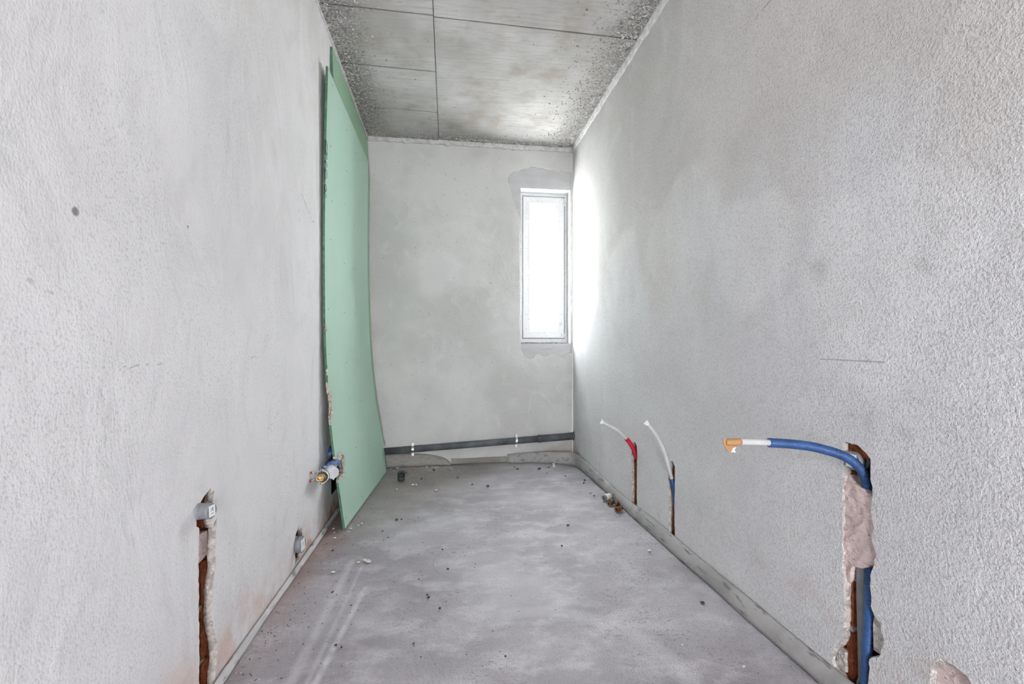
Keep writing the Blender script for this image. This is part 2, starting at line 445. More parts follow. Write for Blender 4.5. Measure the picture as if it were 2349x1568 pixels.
# ---------------------------------------------------------------- mesh helpers
class MB:
    def __init__(s): s.v = []; s.f = []; s.mi = []; s.sm = []
    def add(s, verts, faces, mi=0, smooth=False):
        o = len(s.v); s.v += [tuple(v) for v in verts]
        for k, f in enumerate(faces):
            s.f.append([i + o for i in f]); s.mi.append(mi if not isinstance(mi, list) else mi[k]); s.sm.append(smooth)
        return s
    def box(s, lo, hi, mi=0):
        x0, y0, z0 = lo; x1, y1, z1 = hi
        vs = [(x0, y0, z0), (x1, y0, z0), (x1, y1, z0), (x0, y1, z0), (x0, y0, z1), (x1, y0, z1), (x1, y1, z1), (x0, y1, z1)]
        return s.add(vs, [(0, 3, 2, 1), (4, 5, 6, 7), (0, 1, 5, 4), (1, 2, 6, 5), (2, 3, 7, 6), (3, 0, 4, 7)], mi)
    def tube(s, pts, r, n=16, caps=True, mi=0, r_in=None):
        """sweep a circle along pts; r is a number or one per point; r_in makes it a hollow pipe"""
        pts = [Vector(p) for p in pts]
        rs = r if isinstance(r, (list, tuple)) else [r] * len(pts)
        tang = []
        for i in range(len(pts)):
            a = pts[max(i - 1, 0)]; b = pts[min(i + 1, len(pts) - 1)]
            tang.append((b - a).normalized() if (b - a).length > 1e-9 else tang[-1])
        up = Vector((0, 0, 1)) if abs(tang[0].z) < 0.9 else Vector((0, 1, 0))
        u = tang[0].cross(up).normalized(); frames = []
        for t in tang:
            u = (u - t * u.dot(t)).normalized(); frames.append((u, t.cross(u)))
        vs = []; fs = []
        for p, (a, b), rr in zip(pts, frames, rs):
            for k in range(n):
                an = 2 * math.pi * k / n
                vs.append(p + a * (rr * math.cos(an)) + b * (rr * math.sin(an)))
        m = len(pts)
        for i in range(m - 1):
            for k in range(n):
                fs.append((i * n + k, i * n + (k + 1) % n, (i + 1) * n + (k + 1) % n, (i + 1) * n + k))
        s.add(vs, fs, mi, True)
        if caps and r_in is None:
            s.add(vs[:n], [tuple(range(n))[::-1]], mi); s.add(vs[-n:], [tuple(range(n))], mi)
        if r_in is not None:                      # open bore running the whole length
            bore = []
            for p, (a, b) in zip((pts[0], pts[-1]), (frames[0], frames[-1])):
                bore.append([p + a * (r_in * math.cos(2 * math.pi * k / n)) + b * (r_in * math.sin(2 * math.pi * k / n)) for k in range(n)])
            ring = [(k, (k + 1) % n, n + (k + 1) % n, n + k) for k in range(n)]
            s.add(vs[:n] + bore[0], ring, mi); s.add(vs[-n:] + bore[1], ring, mi)
            s.add(bore[0] + bore[1], ring, mi, True)
        return s
    def prism(s, poly, fn, d0, d1, mi=0, mi_side=None):
        """closed plate: 2-D polygon mapped by fn(a, b, depth)"""
        n = len(poly)
        tris = tessellate_polygon([[Vector((a, b, 0)) for a, b in poly]])
        A = [fn(a, b, d0) for a, b in poly]; B = [fn(a, b, d1) for a, b in poly]
        s.add(A, [tuple(t) for t in tris], mi); s.add(B, [tuple(t)[::-1] for t in tris], mi)
        s.add(A + B, [(i, (i + 1) % n, n + (i + 1) % n, n + i) for i in range(n)], mi if mi_side is None else mi_side)
        return s
    def build(s, name, mats, parent=None, origin=None, fix=True):
        me = bpy.data.meshes.new(name)
        off = Vector(origin) if origin is not None else Vector((0, 0, 0))
        me.from_pydata([tuple(Vector(v) - off) for v in s.v], [], s.f)
        if not isinstance(mats, (list, tuple)): mats = [mats]
        for m in mats: me.materials.append(m)
        for p, mi, sm in zip(me.polygons, s.mi, s.sm):
            p.material_index = mi; p.use_smooth = sm
        if fix:
            bm = bmesh.new(); bm.from_mesh(me)
            bmesh.ops.remove_doubles(bm, verts=bm.verts, dist=1e-6)
            bmesh.ops.recalc_face_normals(bm, faces=bm.faces)
            bm.to_mesh(me); bm.free()
        o = bpy.data.objects.new(name, me)
        COL.objects.link(o)
        o.location = off
        if parent is not None:
            o.parent = parent
            o.location = off - Vector(parent.get('_w', (0, 0, 0)))
        o['_w'] = tuple(off)
        return o

def thing(name, label, cat, loc, group=None):
    o = bpy.data.objects.new(name, None); COL.objects.link(o)
    o.empty_display_size = 0.05
    o.location = loc; o['_w'] = tuple(loc)
    o['label'] = label; o['category'] = cat
    if group: o['group'] = group
    return o
def tag(o, label, cat, group=None, kind=None):
    o['label'] = label; o['category'] = cat
    if group: o['group'] = group
    if kind: o['kind'] = kind
    return o
def struct(o): o['kind'] = 'structure'; return o

def spline(ctrl, n):
    """Catmull-Rom through control points"""
    P = [Vector(c) for c in ctrl]
    P = [P[0] * 2 - P[1]] + P + [P[-1] * 2 - P[-2]]
    out = []; seg = len(P) - 3
    for i in range(n + 1):
        t = i / n * seg; k = min(int(t), seg - 1); t -= k
        a, b, c, d = P[k:k + 4]
        out.append(0.5 * ((2 * b) + (c - a) * t + (2 * a - 5 * b + 4 * c - d) * t * t + (3 * b - a - 3 * c + d) * t ** 3))
    return out
def lerp_tab(tab, x):
    if x <= tab[0][0]: return tab[0][1]
    for (x0, y0), (x1, y1) in zip(tab, tab[1:]):
        if x <= x1: return y0 + (y1 - y0) * (x - x0) / (x1 - x0)
    return tab[-1][1]
def jag(poly, step, amp, seed):
    r = random.Random(seed); out = []
    n = len(poly)
    for i in range(n):
        a = Vector(poly[i]); b = Vector(poly[(i + 1) % n]); d = b - a
        k = max(1, int(d.length / step)); nrm = Vector((-d.y, d.x)).normalized()
        for j in range(k):
            p = a + d * (j / k)
            if j: p += nrm * r.uniform(-amp, amp)
            out.append((p.x, p.y))
    return out
def area2(poly): return sum(a[0] * b[1] - b[0] * a[1] for a, b in zip(poly, poly[1:] + poly[:1]))
def inset(poly, amt, seed, var=0.6):
    r = random.Random(seed); n = len(poly); sg = 1 if area2(poly) > 0 else -1
    out = []
    for i in range(n):
        a = Vector(poly[i - 1]); b = Vector(poly[i]); c = Vector(poly[(i + 1) % n])
        t = (c - a); t = t.normalized() if t.length > 1e-9 else Vector((1, 0))
        q = b + Vector((-t.y, t.x)) * sg * amt * (1 - var * r.random())
        out.append((q.x, q.y))
    return out

def wall_plate(name, fn, outer, holes, thick, mats):
    """solid wall: front face with ragged holes; each hole = (polygon, depth, bevel, kind). mats: 0 face,1 broken edge,2 hole inside,3 hole floor"""
    mb = MB()
    polys = [outer] + [h[0] for h in holes]
    flat = [p for poly in polys for p in poly]
    tris = tessellate_polygon([[Vector((a, b, 0)) for a, b in poly] for poly in polys])
    mb.add([fn(a, b, 0) for a, b in flat], [tuple(t) for t in tris], 0)
    n = len(outer)
    through = [h for h in holes if h[1] >= thick]
    bp = [outer] + [h[0] for h in through]
    bflat = [p for poly in bp for p in poly]
    bt = tessellate_polygon([[Vector((a, b, 0)) for a, b in poly] for poly in bp])
    mb.add([fn(a, b, thick) for a, b in bflat], [tuple(t) for t in bt], 0)
    mb.add([fn(a, b, 0) for a, b in outer] + [fn(a, b, thick) for a, b in outer],
           [(i, (i + 1) % n, n + (i + 1) % n, n + i) for i in range(n)], 0)
    for poly, depth, bev, floor_mi, wall_mi in holes:
        k = len(poly)
        rings = [[fn(a, b, 0) for a, b in poly]]
        mis = []
        cur = poly
        if bev > 0:
            p1 = inset(poly, bev, 3); d1 = min(0.010, depth * 0.6)
            rings.append([fn(a, b, d1) for a, b in p1]); mis.append(1)
            d2 = min(0.020, depth * 0.9)
            rings.append([fn(a, b, d2) for a, b in p1]); mis.append(1)
            cur = p1
        rings.append([fn(a, b, depth) for a, b in cur]); mis.append(wall_mi)
        for r0, r1, mi in zip(rings, rings[1:], mis):
            mb.add(r0 + r1, [(i, (i + 1) % k, k + (i + 1) % k, k + i) for i in range(k)], mi)
        if depth < thick:
            tt = tessellate_polygon([[Vector((a, b, 0)) for a, b in cur]])
            mb.add([fn(a, b, depth) for a, b in cur], [tuple(t) for t in tt], floor_mi)
    return struct(mb.build(name, mats))

# ---------------------------------------------------------------- room shell
TH = 0.25
fnR = lambda y, z, d: (XR + d, y, z)
fnL = lambda y, z, d: (XL - d, y, z)
fnB = lambda x, z, d: (x, YB + d, z)

chase_r = [(1.115, 0.0), (1.115, 0.10), (1.111, 0.164), (1.085, 0.185), (1.079, 0.197), (1.070, 0.237), (1.079, 0.278), (1.098, 0.290),
           (1.108, 0.308), (1.110, 0.366), (1.106, 0.403), (1.098, 0.425), (1.091, 0.451), (1.104, 0.493), (1.098, 0.525), (1.106, 0.557), (1.103, 0.634),
           (1.109, 0.651), (1.109, 0.708), (1.124, 0.722), (1.152, 0.739), (1.195, 0.735), (1.197, 0.627), (1.199, 0.499), (1.199, 0.385), (1.196, 0.336),
           (1.193, 0.237), (1.198, 0.165), (1.228, 0.12), (1.236, 0.085), (1.230, 0.06), (1.20, 0.045), (1.195, 0.0)]
chase_r = [(y, max(z, 0.004)) for y, z in chase_r]
chase_red = [(2.672, 0.05), (2.675, 0.20), (2.670, 0.36), (2.676, 0.425), (2.70, 0.442), (2.735, 0.437), (2.758, 0.36), (2.752, 0.20), (2.755, 0.05)]
chase_blu = [(2.200, 0.04), (2.204, 0.20), (2.200, 0.36), (2.203, 0.420), (2.225, 0.440), (2.246, 0.432), (2.268, 0.345), (2.262, 0.20), (2.266, 0.04)]
spall = [(0.929, 0.285), (0.90, 0.288), (0.872, 0.282), (0.858, 0.262), (0.846, 0.235), (0.860, 0.19), (0.90, 0.16), (0.94, 0.17), (0.955, 0.20), (0.952, 0.245)]
drain_hole = [(4.098 + 0.045 * math.cos(a) * 0.55, 0.228 + 0.045 * math.sin(a)) for a in [i * math.pi / 8 for i in range(16)]]

wall_right = wall_plate('wall_right', fnR, [(YF, 0), (YB, 0), (YB, ZC), (YF, ZC)],
    [(jag(chase_r, 0.012, 0.0028, 11), 0.075, 0.006, 2, 2), (jag(chase_red, 0.015, 0.002, 12), 0.05, 0.003, 2, 2),
     (jag(chase_blu, 0.015, 0.002, 13), 0.05, 0.003, 2, 2), (jag(spall, 0.015, 0.003, 14), 0.012, 0.012, 3, 1),
     (drain_hole, 0.06, 0.0, 2, 2)], TH, [M['right'], M['broken'], M['brick'], M['pink']])

chase_l = [(1.402, 0.004), (1.402, 0.176), (1.401, 0.273), (1.399, 0.397), (1.402, 0.505), (1.388, 0.515), (1.384, 0.545), (1.392, 0.560), (1.409, 0.573), (1.440, 0.590),
           (1.465, 0.600), (1.472, 0.582), (1.486, 0.588), (1.478, 0.560), (1.472, 0.500), (1.480, 0.482), (1.503, 0.497), (1.500, 0.47), (1.491, 0.42), (1.494, 0.354),
           (1.475, 0.298), (1.472, 0.209), (1.501, 0.127), (1.506, 0.084), (1.492, 0.018), (1.490, 0.004)]
chase_low = [(2.226, 0.022), (2.224, 0.083), (2.214, 0.138), (2.230, 0.160), (2.262, 0.178), (2.285, 0.186), (2.292, 0.160), (2.315, 0.165), (2.325, 0.13), (2.335, 0.083), (2.325, 0.05), (2.31, 0.022)]
niche = [(2.882, 0.141), (2.880, 1.05), (3.30, 1.05), (3.30, 0.141)]
wall_left = wall_plate('wall_left', fnL, [(YF, 0), (YB, 0), (YB, ZC), (YF, ZC)],
    [(jag(chase_l, 0.012, 0.0026, 21), 0.07, 0.008, 2, 2), (jag(chase_low, 0.012, 0.0016, 22), 0.06, 0.004, 2, 2),
     (niche, 0.16, 0.0, 3, 3)], TH, [M['left'], M['broken'], M['brick'], M['black']])  # niche lined in black, its deep shade painted as colour

# back wall: window opening inside a shallow ragged repair patch (built as a recessed lower coat)
patch = [(0.640, 2.20), (0.600, 2.30), (0.575, 2.38), (0.560, 2.46), (0.535, 2.52), (0.545, 2.58), (0.60, 2.625), (0.66, 2.640), (0.745, 2.672), (0.79, 2.668), (0.84, 2.660),
         (0.90, 2.650), (0.94, 2.652), (0.98, 2.640), (1.04, 2.652), (1.09, 2.640), (1.125, 2.635), (1.125, 0.985), (1.09, 0.975), (1.055, 0.952), (1.02, 0.945), (0.98, 0.972), (0.94, 0.975),
         (0.90, 0.955), (0.86, 0.950), (0.82, 0.975), (0.79, 0.97), (0.77, 0.94), (0.73, 0.93), (0.68, 0.955), (0.66, 1.0), (0.645, 1.05), (0.648, 1.4), (0.644, 1.8)]
patch = jag(patch, 0.02, 0.004, 31)
OW = (0.653, 1.115, 1.071, 2.476)
opening = [(OW[0], OW[2]), (OW[1], OW[2]), (OW[1], OW[3]), (OW[0], OW[3])]
def back_wall():
    mb = MB()
    outer = [(XL - TH, -0.0), (XR - 0.004, 0.0), (XR - 0.004, ZC), (XL - TH, ZC)]
    def layer(polys, d, mi):
        flat = [p for q in polys for p in q]
        t = tessellate_polygon([[Vector((a, b, 0)) for a, b in q] for q in polys])
        mb.add([fnB(a, b, d) for a, b in flat], [tuple(f) for f in t], mi)
    def skin(poly, d0, d1, mi, poly1=None):
        n = len(poly); poly1 = poly1 or poly
        mb.add([fnB(a, b, d0) for a, b in poly] + [fnB(a, b, d1) for a, b in poly1], [(i, (i + 1) % n, n + (i + 1) % n, n + i) for i in range(n)], mi)
    pin = inset(patch, 0.006, 5)
    layer([outer, patch], 0, 0)
    skin(patch, 0, 0.007, 3, pin)
    layer([pin, opening], 0.007, 1)
    skin(opening, 0.007, TH, 2)
    layer([outer, opening], TH, 0)
    skin(outer, 0, TH, 0)
    # corner strip behind the shrinkage gap beside the right wall
    mb.box((XR - 0.004, YB + 0.03, 0), (XR + TH, YB + TH, ZC), 0)
    return struct(mb.build('wall_back', [M['back'], M['patch'], M['reveal'], M['cove']]))
wall_back = back_wall()

# front wall behind the camera; unseen doorway added and sized for fill light
DW = (-0.15, 0.35, 1.95)
mbf = MB()
mbf.box((XL - TH, YF - 0.2, 0), (DW[0], YF, ZC)); mbf.box((DW[1], YF - 0.2, 0), (XR + TH, YF, ZC)); mbf.box((DW[0], YF - 0.2, DW[2]), (DW[1], YF, ZC))
wall_front = struct(mbf.build('wall_front', M['left'], fix=False))

def grid_obj(name, x0, x1, y0, y1, nx, ny, zf, mat, thick):
    mb = MB(); vs = []; fs = []
    for j in range(ny + 1):
        for i in range(nx + 1):
            x = x0 + (x1 - x0) * i / nx; y = y0 + (y1 - y0) * j / ny
            vs.append((x, y, zf(x, y)))
    for j in range(ny):
        for i in range(nx):
            a = j * (nx + 1) + i
            fs.append((a, a + 1, a + nx + 2, a + nx + 1))
    mb.add(vs, fs, 0, True)
    mb.box((x0, y0, -thick), (x1, y1, -0.02))
    return mb.build(name, mat, fix=False)
floor = struct(grid_obj('floor', XL - TH, XR + TH, YF - 0.2, YB + TH, 70, 160,
    lambda x, y: 0.006 * (mnoise.noise(Vector((x * 1.7, y * 1.7, 3))) - 0.35) * (1 if XL < x < XR else 0) - 0.001, M['floor'], 0.2))

# ceiling slab with proud formwork panels
mbc = MB(); mbc.box((XL - TH, YF - 0.2, ZC + 0.014), (XR + TH, YB + TH, ZC + 0.25))
ceiling = struct(mbc.build('ceiling', simple('joint_shadow_concrete', (0.20, 0.19, 0.175), 0.95, 0.2, 20), fix=False))
XJ = -0.079; g = 0.0022
rows_l = [YF, -0.2, 0.85, 1.72, 2.590, 3.103, 3.628, YB]
rows_r = [YF, 0.40, 2.600, YB]
def panel(x0, x1, y0, y1, skew0, skew1, dz):
    mb = MB(); n = 12
    tw = lambda k: rnd.uniform(-0.0009, 0.0009)
    fr = []
    gy = 0.0055
    pts = [(x0 + g + tw(0), y0 + gy + skew0[0]), (x1 - g, y0 + gy + skew0[1]), (x1 - g + tw(0), y1 - gy + skew1[1]), (x0 + g, y1 - gy + skew1[0])]
    lo = [(x, y, ZC + dz + rnd.uniform(-0.001, 0.001)) for x, y in pts]
    hi = [(x, y, ZC + 0.0145) for x, y in pts]
    mb.add(lo + hi, [(0, 1, 2, 3), (7, 6, 5, 4), (0, 4, 5, 1), (1, 5, 6, 2), (2, 6, 7, 3), (3, 7, 4, 0)])
    o = mb.build('formwork_panel', M['concrete'], ceiling)
    return o
for y0, y1, dz in zip(rows_l, rows_l[1:], (0.004, 0.0035, 0.003, 0.0025, 0.0015, 0.0, -0.002)):
    panel(XL - 0.02, XJ, y0, y1, (-0.012 if y0 > YF else 0, 0.0), (-0.012 if y1 < YB else 0, 0.0), dz)
for y0, y1, dz in zip(rows_r, rows_r[1:], (0.004, 0.0025, 0.001)):
    panel(XJ, XR + 0.02, y0, y1, (0.0 if y0 > YF else 0, 0.022 if y0 > YF else 0), (0.0, 0.022 if y1 < YB else 0), dz)

# plaster cove where the walls meet the ceiling
def cove(name, pts, side, h0, w0, seed):
    mb = MB(); prev = None; n = len(pts); r = random.Random(seed)
    vs = []; fs = []
    for i, p in enumerate(pts):
        p = Vector(p)
        h = h0 * (0.75 + 0.5 * abs(mnoise.noise(Vector((i * 0.21, seed, 0)))) + 0.07 * r.random())
        w = w0 * (0.7 + 0.6 * abs(mnoise.noise(Vector((i * 0.27, seed, 4)))) + 0.10 * r.random())
        s_ = Vector(side)
        vs += [p - s_ * 0.02 + Vector((0, 0, 0.02)), p + s_ * 0.001 + Vector((0, 0, -h)), p + s_ * 0.010 + Vector((0, 0, -h * 0.8)), p + s_ * w * 0.55 + Vector((0, 0, -h * 0.28)),
               p + s_ * w + Vector((0, 0, -0.001)), p + s_ * w * 0.9 + Vector((0, 0, 0.02))]
    for i in range(n - 1):
        for k in range(6):
            fs.append((i * 6 + k, i * 6 + (k + 1) % 6, (i + 1) * 6 + (k + 1) % 6, (i + 1) * 6 + k))
    mb.add(vs, fs, 0, True)
    mb.add(vs[:6], [tuple(range(6))]); mb.add(vs[-6:], [tuple(range(6))[::-1]])
    return struct(mb.build(name, M['cove']))
cove('trim_1', [(XR, YF + (YB - YF) * i / 260, ZC) for i in range(261)], (-1, 0, 0), 0.036, 0.024, 2)
cove('trim_2', [(XL + (XR - XL) * i / 120, YB, ZC) for i in range(121)], (0, -1, 0), 0.038, 0.030, 5)
cove('trim_3', [(XL, YF + (YB - YF) * i / 260, ZC) for i in range(261)], (1, 0, 0), 0.012, 0.012, 8)

# rough mortar spatter clinging to the ceiling edges
def lump(mb, c, r, rr, flat=0.55, dirz=1):
    ph = [rr.uniform(0.6, 1.2) for _ in range(6)]
    vs = [Vector((r * ph[k] * math.cos(k * math.pi / 3), r * ph[k] * math.sin(k * math.pi / 3), 0)) for k in range(6)]
    an = rr.uniform(0, 6.28); R = Matrix.Rotation(an, 3, 'Z')
    top = Vector((rr.uniform(-.3, .3) * r, rr.uniform(-.3, .3) * r, -r * flat * dirz))
    vs = [Vector(c) + R @ v for v in vs] + [Vector(c) + R @ top]
    mb.add(vs, [(k, (k + 1) % 6, 6) for k in range(6)], 0, False)
mbs = MB(); rr = random.Random(5)
for i in range(5200):
    w = rr.random(); e = rr.expovariate(1 / 0.07)
    if w < 0.42: x, y = XR - 0.03 - e * 1.3, rr.uniform(1.9, YB)
    elif w < 0.72: x, y = XL + 0.01 + e * 1.2, rr.uniform(1.9, YB)
    else: x, y = rr.uniform(XL, XR), YB - 0.03 - e * 0.55
    if not (XL < x < XR and 1.9 < y < YB): continue
    lump(mbs, (x, y, ZC + 0.0005), rr.uniform(0.002, 0.0085), rr, 0.8)
sp = mbs.build('mortar_spatter', M['spatter'], ceiling, fix=False); sp['kind'] = 'stuff'

# ---------------------------------------------------------------- window
win = bpy.data.objects.new('window_1', None); COL.objects.link(win)
win.location = (0.884, YB + 0.12, 1.071); win['_w'] = tuple(win.location); win['kind'] = 'structure'
win['label'] = 'narrow white framed window beside the right wall, film still on the frame'
def frame_bars(x0, x1, z0, z1, w, y0, y1, bev=0.006):
    """mitred four-sided frame with a bevelled room-side face"""
    mb = MB()
    def ring(ins, y): return [(x0 + ins, y, z0 + ins), (x1 - ins, y, z0 + ins), (x1 - ins, y, z1 - ins), (x0 + ins, y, z1 - ins)]
    rings = [ring(0, y1), ring(0, y0 + bev), ring(bev, y0), ring(w - bev, y0), ring(w, y0 + bev), ring(w, y1)]
    vs = [v for r_ in rings for v in r_]; fs = []
    for a in range(6):
        b = (a + 1) % 6
        for k in range(4): fs.append((a * 4 + k, a * 4 + (k + 1) % 4, b * 4 + (k + 1) % 4, b * 4 + k))
    mb.add(vs, fs)
    return mb
yw = YB + 0.12
frame_bars(OW[0] - 0.0, OW[1] - 0.001, OW[2] + 0.0, OW[3], 0.048, yw, yw + 0.07, 0.003).build('frame', M['film'], win)
sash = frame_bars(0.692, 1.083, 1.122, 2.440, 0.068, yw - 0.016, yw + 0.05, 0.008).build('sash', M['film'], win)
frame_bars(0.757, 1.018, 1.186, 2.376, 0.016, yw - 0.002, yw + 0.03, 0.010).build('glazing_bead', M['pvcwin'], sash)
frame_bars(0.686, 1.090, 1.115, 2.447, 0.008, yw - 0.003, yw + 0.01, 0.001).build('gasket', M['seal'], win)
mbg = MB(); mbg.box((0.762, yw + 0.018, 1.19), (1.013, yw + 0.022, 2.372)); mbg.build('pane', M['glass'], sash)
mbh = MB(); mbh.tube([(1.050, yw - 0.017, 1.255), (1.050, yw - 0.021, 1.255)], 0.014, 20, r_in=0.010); mbh.tube([(1.050, yw - 0.015, 1.255), (1.050, yw - 0.0185, 1.255)], 0.003, 8)
mbh.build('handle_hole_mark', simple('grey_print', (0.45, 0.46, 0.48), 0.7), sash)
for (hz, hh) in ((1.135, 0.03), (2.36, 0.07)):
    mbk = MB(); mbk.box((1.084, yw - 0.012, hz), (1.094, yw + 0.004, hz + hh)); mbk.box((1.082, yw - 0.016, hz + hh * 0.4), (1.096, yw - 0.008, hz + hh * 0.6)); mbk.build('hinge', M['steel'] if hz < 2 else M['offwhite'], win)
mbl = MB(); 
for i in range(24):
    x = OW[0] + 0.008 + i * 0.0185
    mbl.box((x, yw - 0.03 - 0.01 * rnd.random(), OW[2] - 0.003), (x + 0.017, yw + 0.002, OW[2] + 0.004 + 0.006 * rnd.random()))
mbl.build('sill_foam_bead', simple('dark_sill_foam', (0.22, 0.215, 0.21), 0.95, 0.3, 50), win)

# ---------------------------------------------------------------- green plasterboards leaning on the left wall
FR = [(0, -.571), (.10, -.586), (.205, -.599), (.377, -.623), (.561, -.644), (.793, -.663), (1.073, -.677), (1.353, -.681), (1.743, -.681), (2.23, -.672), (2.56, -.663)]
BK = [(0, -.501), (.155, -.525), (.353, -.546), (.534, -.581), (.803, -.616), (1.107, -.637), (1.519, -.650), (1.948, -.654), (2.571, -.647)]
def smooth(tab, z, h=0.09):
    return sum(lerp_tab(tab, z + h * k) for k in (-1, -0.5, 0, 0.5, 1)) / 5 if z > h else lerp_tab(tab, z)
def y_front(z): return 2.70 - 0.055 * min(1, max(0, z / 1.1)) ** 1.0
def x_front(z): return smooth(FR, z) / 2.70 * y_front(z)
def x_back(z): return smooth(BK, z)
def board_x(y, z):
    t = (y - y_front(z)) / (3.92 - y_front(z))
    return x_front(z) + (x_back(z) - x_front(z)) * t
THK = 0.0125
def board(name, ztop, ylo, yhi, xoff, nick_lo, nick_hi, label, clampx=None, thk=THK):
    nz = int(ztop / 0.0125); ts = [0, .004, .01, .02, .04, .08, .16, .28, .4, .52, .64, .76, .86, .93, .97, .99, 1]
    F = []; Bk = []
    r = random.Random(len(name) + int(ztop * 10))
    for j in range(nz + 1):
        z = ztop * j / nz
        a = ylo(z) + nick_lo(z, r); b = yhi(z) + nick_hi(z, r)
        rowF = []; rowB = []
        for t in ts:
            y = a + (b - a) * t
            x = board_x(y, min(z, 2.56)) + xoff
            if clampx: x = clampx(x, y, z)
            rowF.append((x, y, z)); rowB.append((x - thk, y, z))
        F.append(rowF); Bk.append(rowB)
    mb = MB(); n = len(ts)
    vF = [v for r_ in F for v in r_]; vB = [v for r_ in Bk for v in r_]
    fs = []
    for j in range(nz):
        for i in range(n - 1):
            a = j * n + i; fs.append((a, a + 1, a + n + 1, a + n))
    mb.add(vF, fs, 0, True); mb.add(vB, [f[::-1] for f in fs], 1, True)
    loop = [i for i in range(n)] + [j * n + n - 1 for j in range(1, nz + 1)] + [nz * n + i for i in range(n - 2, -1, -1)] + [j * n for j in range(nz - 1, 0, -1)]
    k = len(loop); mis = []
    for q in range(k):
        z = vF[loop[q]][2]; y = vF[loop[q]][1]
        torn = (0.27 < z < 0.42 and y < 3) or (0.60 < z < 0.83 and y < 3) or (0.08 < z < 0.30 and y > 3.5 and name == 'plasterboard')
        mis.append(2 if torn and xoff == 0 else 1)
    mb.add([vF[i] for i in loop] + [vB[i] for i in loop], [(q, (q + 1) % k, k + (q + 1) % k, k + q) for q in range(k)], mis)
    t_ = thing(name, label, 'plasterboard', (x_front(0), 3.3, 0), 'green plasterboards leaning on the left wall')
    o = mb.build('panel_sheet', [M['board'] if xoff == 0 else M['board2'], M['board_edge'], M['gypsum']], t_)
    return t_, o
def nick_front(z, r):
    d = r.uniform(0, 0.0012)
    if 0.285 < z < 0.405: d += 0.085 * min(1, (z - 0.285) / 0.015, (0.405 - z) / 0.05) + r.uniform(-0.008, 0.008)
    if 0.64 < z < 0.80: d += 0.022 * min(1, (z - 0.64) / 0.02, (0.80 - z) / 0.07) + r.uniform(-0.006, 0.008)
    if 1.10 < z < 1.15: d += r.uniform(0.0, 0.012)
    if 0.86 < z < 0.92: d += r.uniform(0.0, 0.005)
    return d
def nick_back(z, r):
    d = 0.0
    if 0.115 < z < 0.205: d -= 0.05 * min(1, (z - 0.115) / 0.012, (0.205 - z) / 0.03) + r.uniform(-0.008, 0.008)
    elif 0.205 <= z < 0.37: d += 0.075 * max(0, 1 - (z - 0.205) / 0.165) ** 1.5 + r.uniform(-0.006, 0.006)
    return d
zero = lambda z, r: 0.0
bd, bd_sheet = board('plasterboard', 2.56, y_front, lambda z: 3.92, 0.0, nick_front, nick_back,
    'bowed light green plasterboard sheet in front, torn at its lower edges')
def clamp_back(x, y, z):
    k = min(1, max(0, (z - 2.45) / 0.3))
    return max(x * (1 - k) + (XL + 0.0128) * k, XL + 0.0125)
bd2, bd2_sheet = board('plasterboard', 2.80, lambda z: 2.855, lambda z: 4.055 - 0.05 * max(0, 1 - z / 0.8), -0.0132, zero, zero,
    'taller darker green plasterboard sheet behind, its top edge at the ceiling', clamp_back, 0.0118)
# nail holes
hole_m = M['ink']
HR = [(z, y) for z in (0.05, 0.36, 0.66, 0.97, 1.28, 1.60, 1.90, 2.20, 2.47) for y in (2.735, 3.10, 3.42)]
for z, y in HR:
    z += rnd.uniform(-0.05, 0.05) if z > 0.1 else 0; y += rnd.uniform(-0.03, 0.06)
    if 0.25 < z < 0.45 and y < 2.9: continue
    if 0.6 < z < 0.82 and y < 2.8: continue
    x = board_x(y, z)
    mb = MB(); mb.tube([(x - 0.002, y, z), (x + 0.0006, y, z)], 0.0042, 8); mb.build('nail_hole', hole_m, bd)
# torn paper and gypsum crumbs round the tears
def scrap(parent, name, c, w, h, seed, mat, out=0.012):
    r = random.Random(seed); mb = MB(); nx, nz = 4, 6; F = []
    for j in range(nz + 1):
        for i in range(nx + 1):
            k = 1 - 0.5 * abs(j / nz - 0.5) * r.uniform(0.6, 1.6)
            F.append((c[0] + r.uniform(0, out), c[1] + (i / nx - 0.5) * w * k + r.uniform(-.003, .003), c[2] + (j / nz - 0.5) * h + r.uniform(-.004, .004)))
    Bq = [(x - 0.004, y, z) for x, y, z in F]
    fs = [(j * (nx + 1) + i, j * (nx + 1) + i + 1, (j + 1) * (nx + 1) + i + 1, (j + 1) * (nx + 1) + i) for j in range(nz) for i in range(nx)]
    loop = list(range(nx + 1)) + [j * (nx + 1) + nx for j in range(1, nz + 1)] + [nz * (nx + 1) + i for i in range(nx - 1, -1, -1)] + [j * (nx + 1) for j in range(nz - 1, 0, -1)]
    k = len(loop)
    mb.add(F, fs); mb.add(Bq, [f[::-1] for f in fs])
    mb.add([F[i] for i in loop] + [Bq[i] for i in loop], [(q, (q + 1) % k, k + (q + 1) % k, k + q) for q in range(k)])
    return mb.build(name, mat, parent)
scrap(bd, 'torn_paper', (board_x(2.775, 0.345) + 0.001, 2.782, 0.350), 0.030, 0.105, 1, M['gypsum'], 0.016)
scrap(bd, 'torn_paper', (board_x(2.74, 0.40), 2.748, 0.402), 0.055, 0.03, 2, M['paper'], 0.015)
scrap(bd, 'torn_paper', (board_x(2.74, 0.29), 2.745, 0.290), 0.05, 0.022, 3, M['paper'], 0.018)
scrap(bd, 'torn_paper', (board_x(2.67, 0.70), 2.672, 0.715), 0.018, 0.11, 4, M['gypsum'], 0.008)
scrap(bd, 'torn_paper', (board_x(2.69, 0.64), 2.684, 0.655), 0.035, 0.035, 5, M['paper'], 0.010)
scrap(bd, 'torn_paper', (board_x(2.66, 1.12), 2.652, 1.125), 0.018, 0.03, 6, M['gypsum'], 0.005)
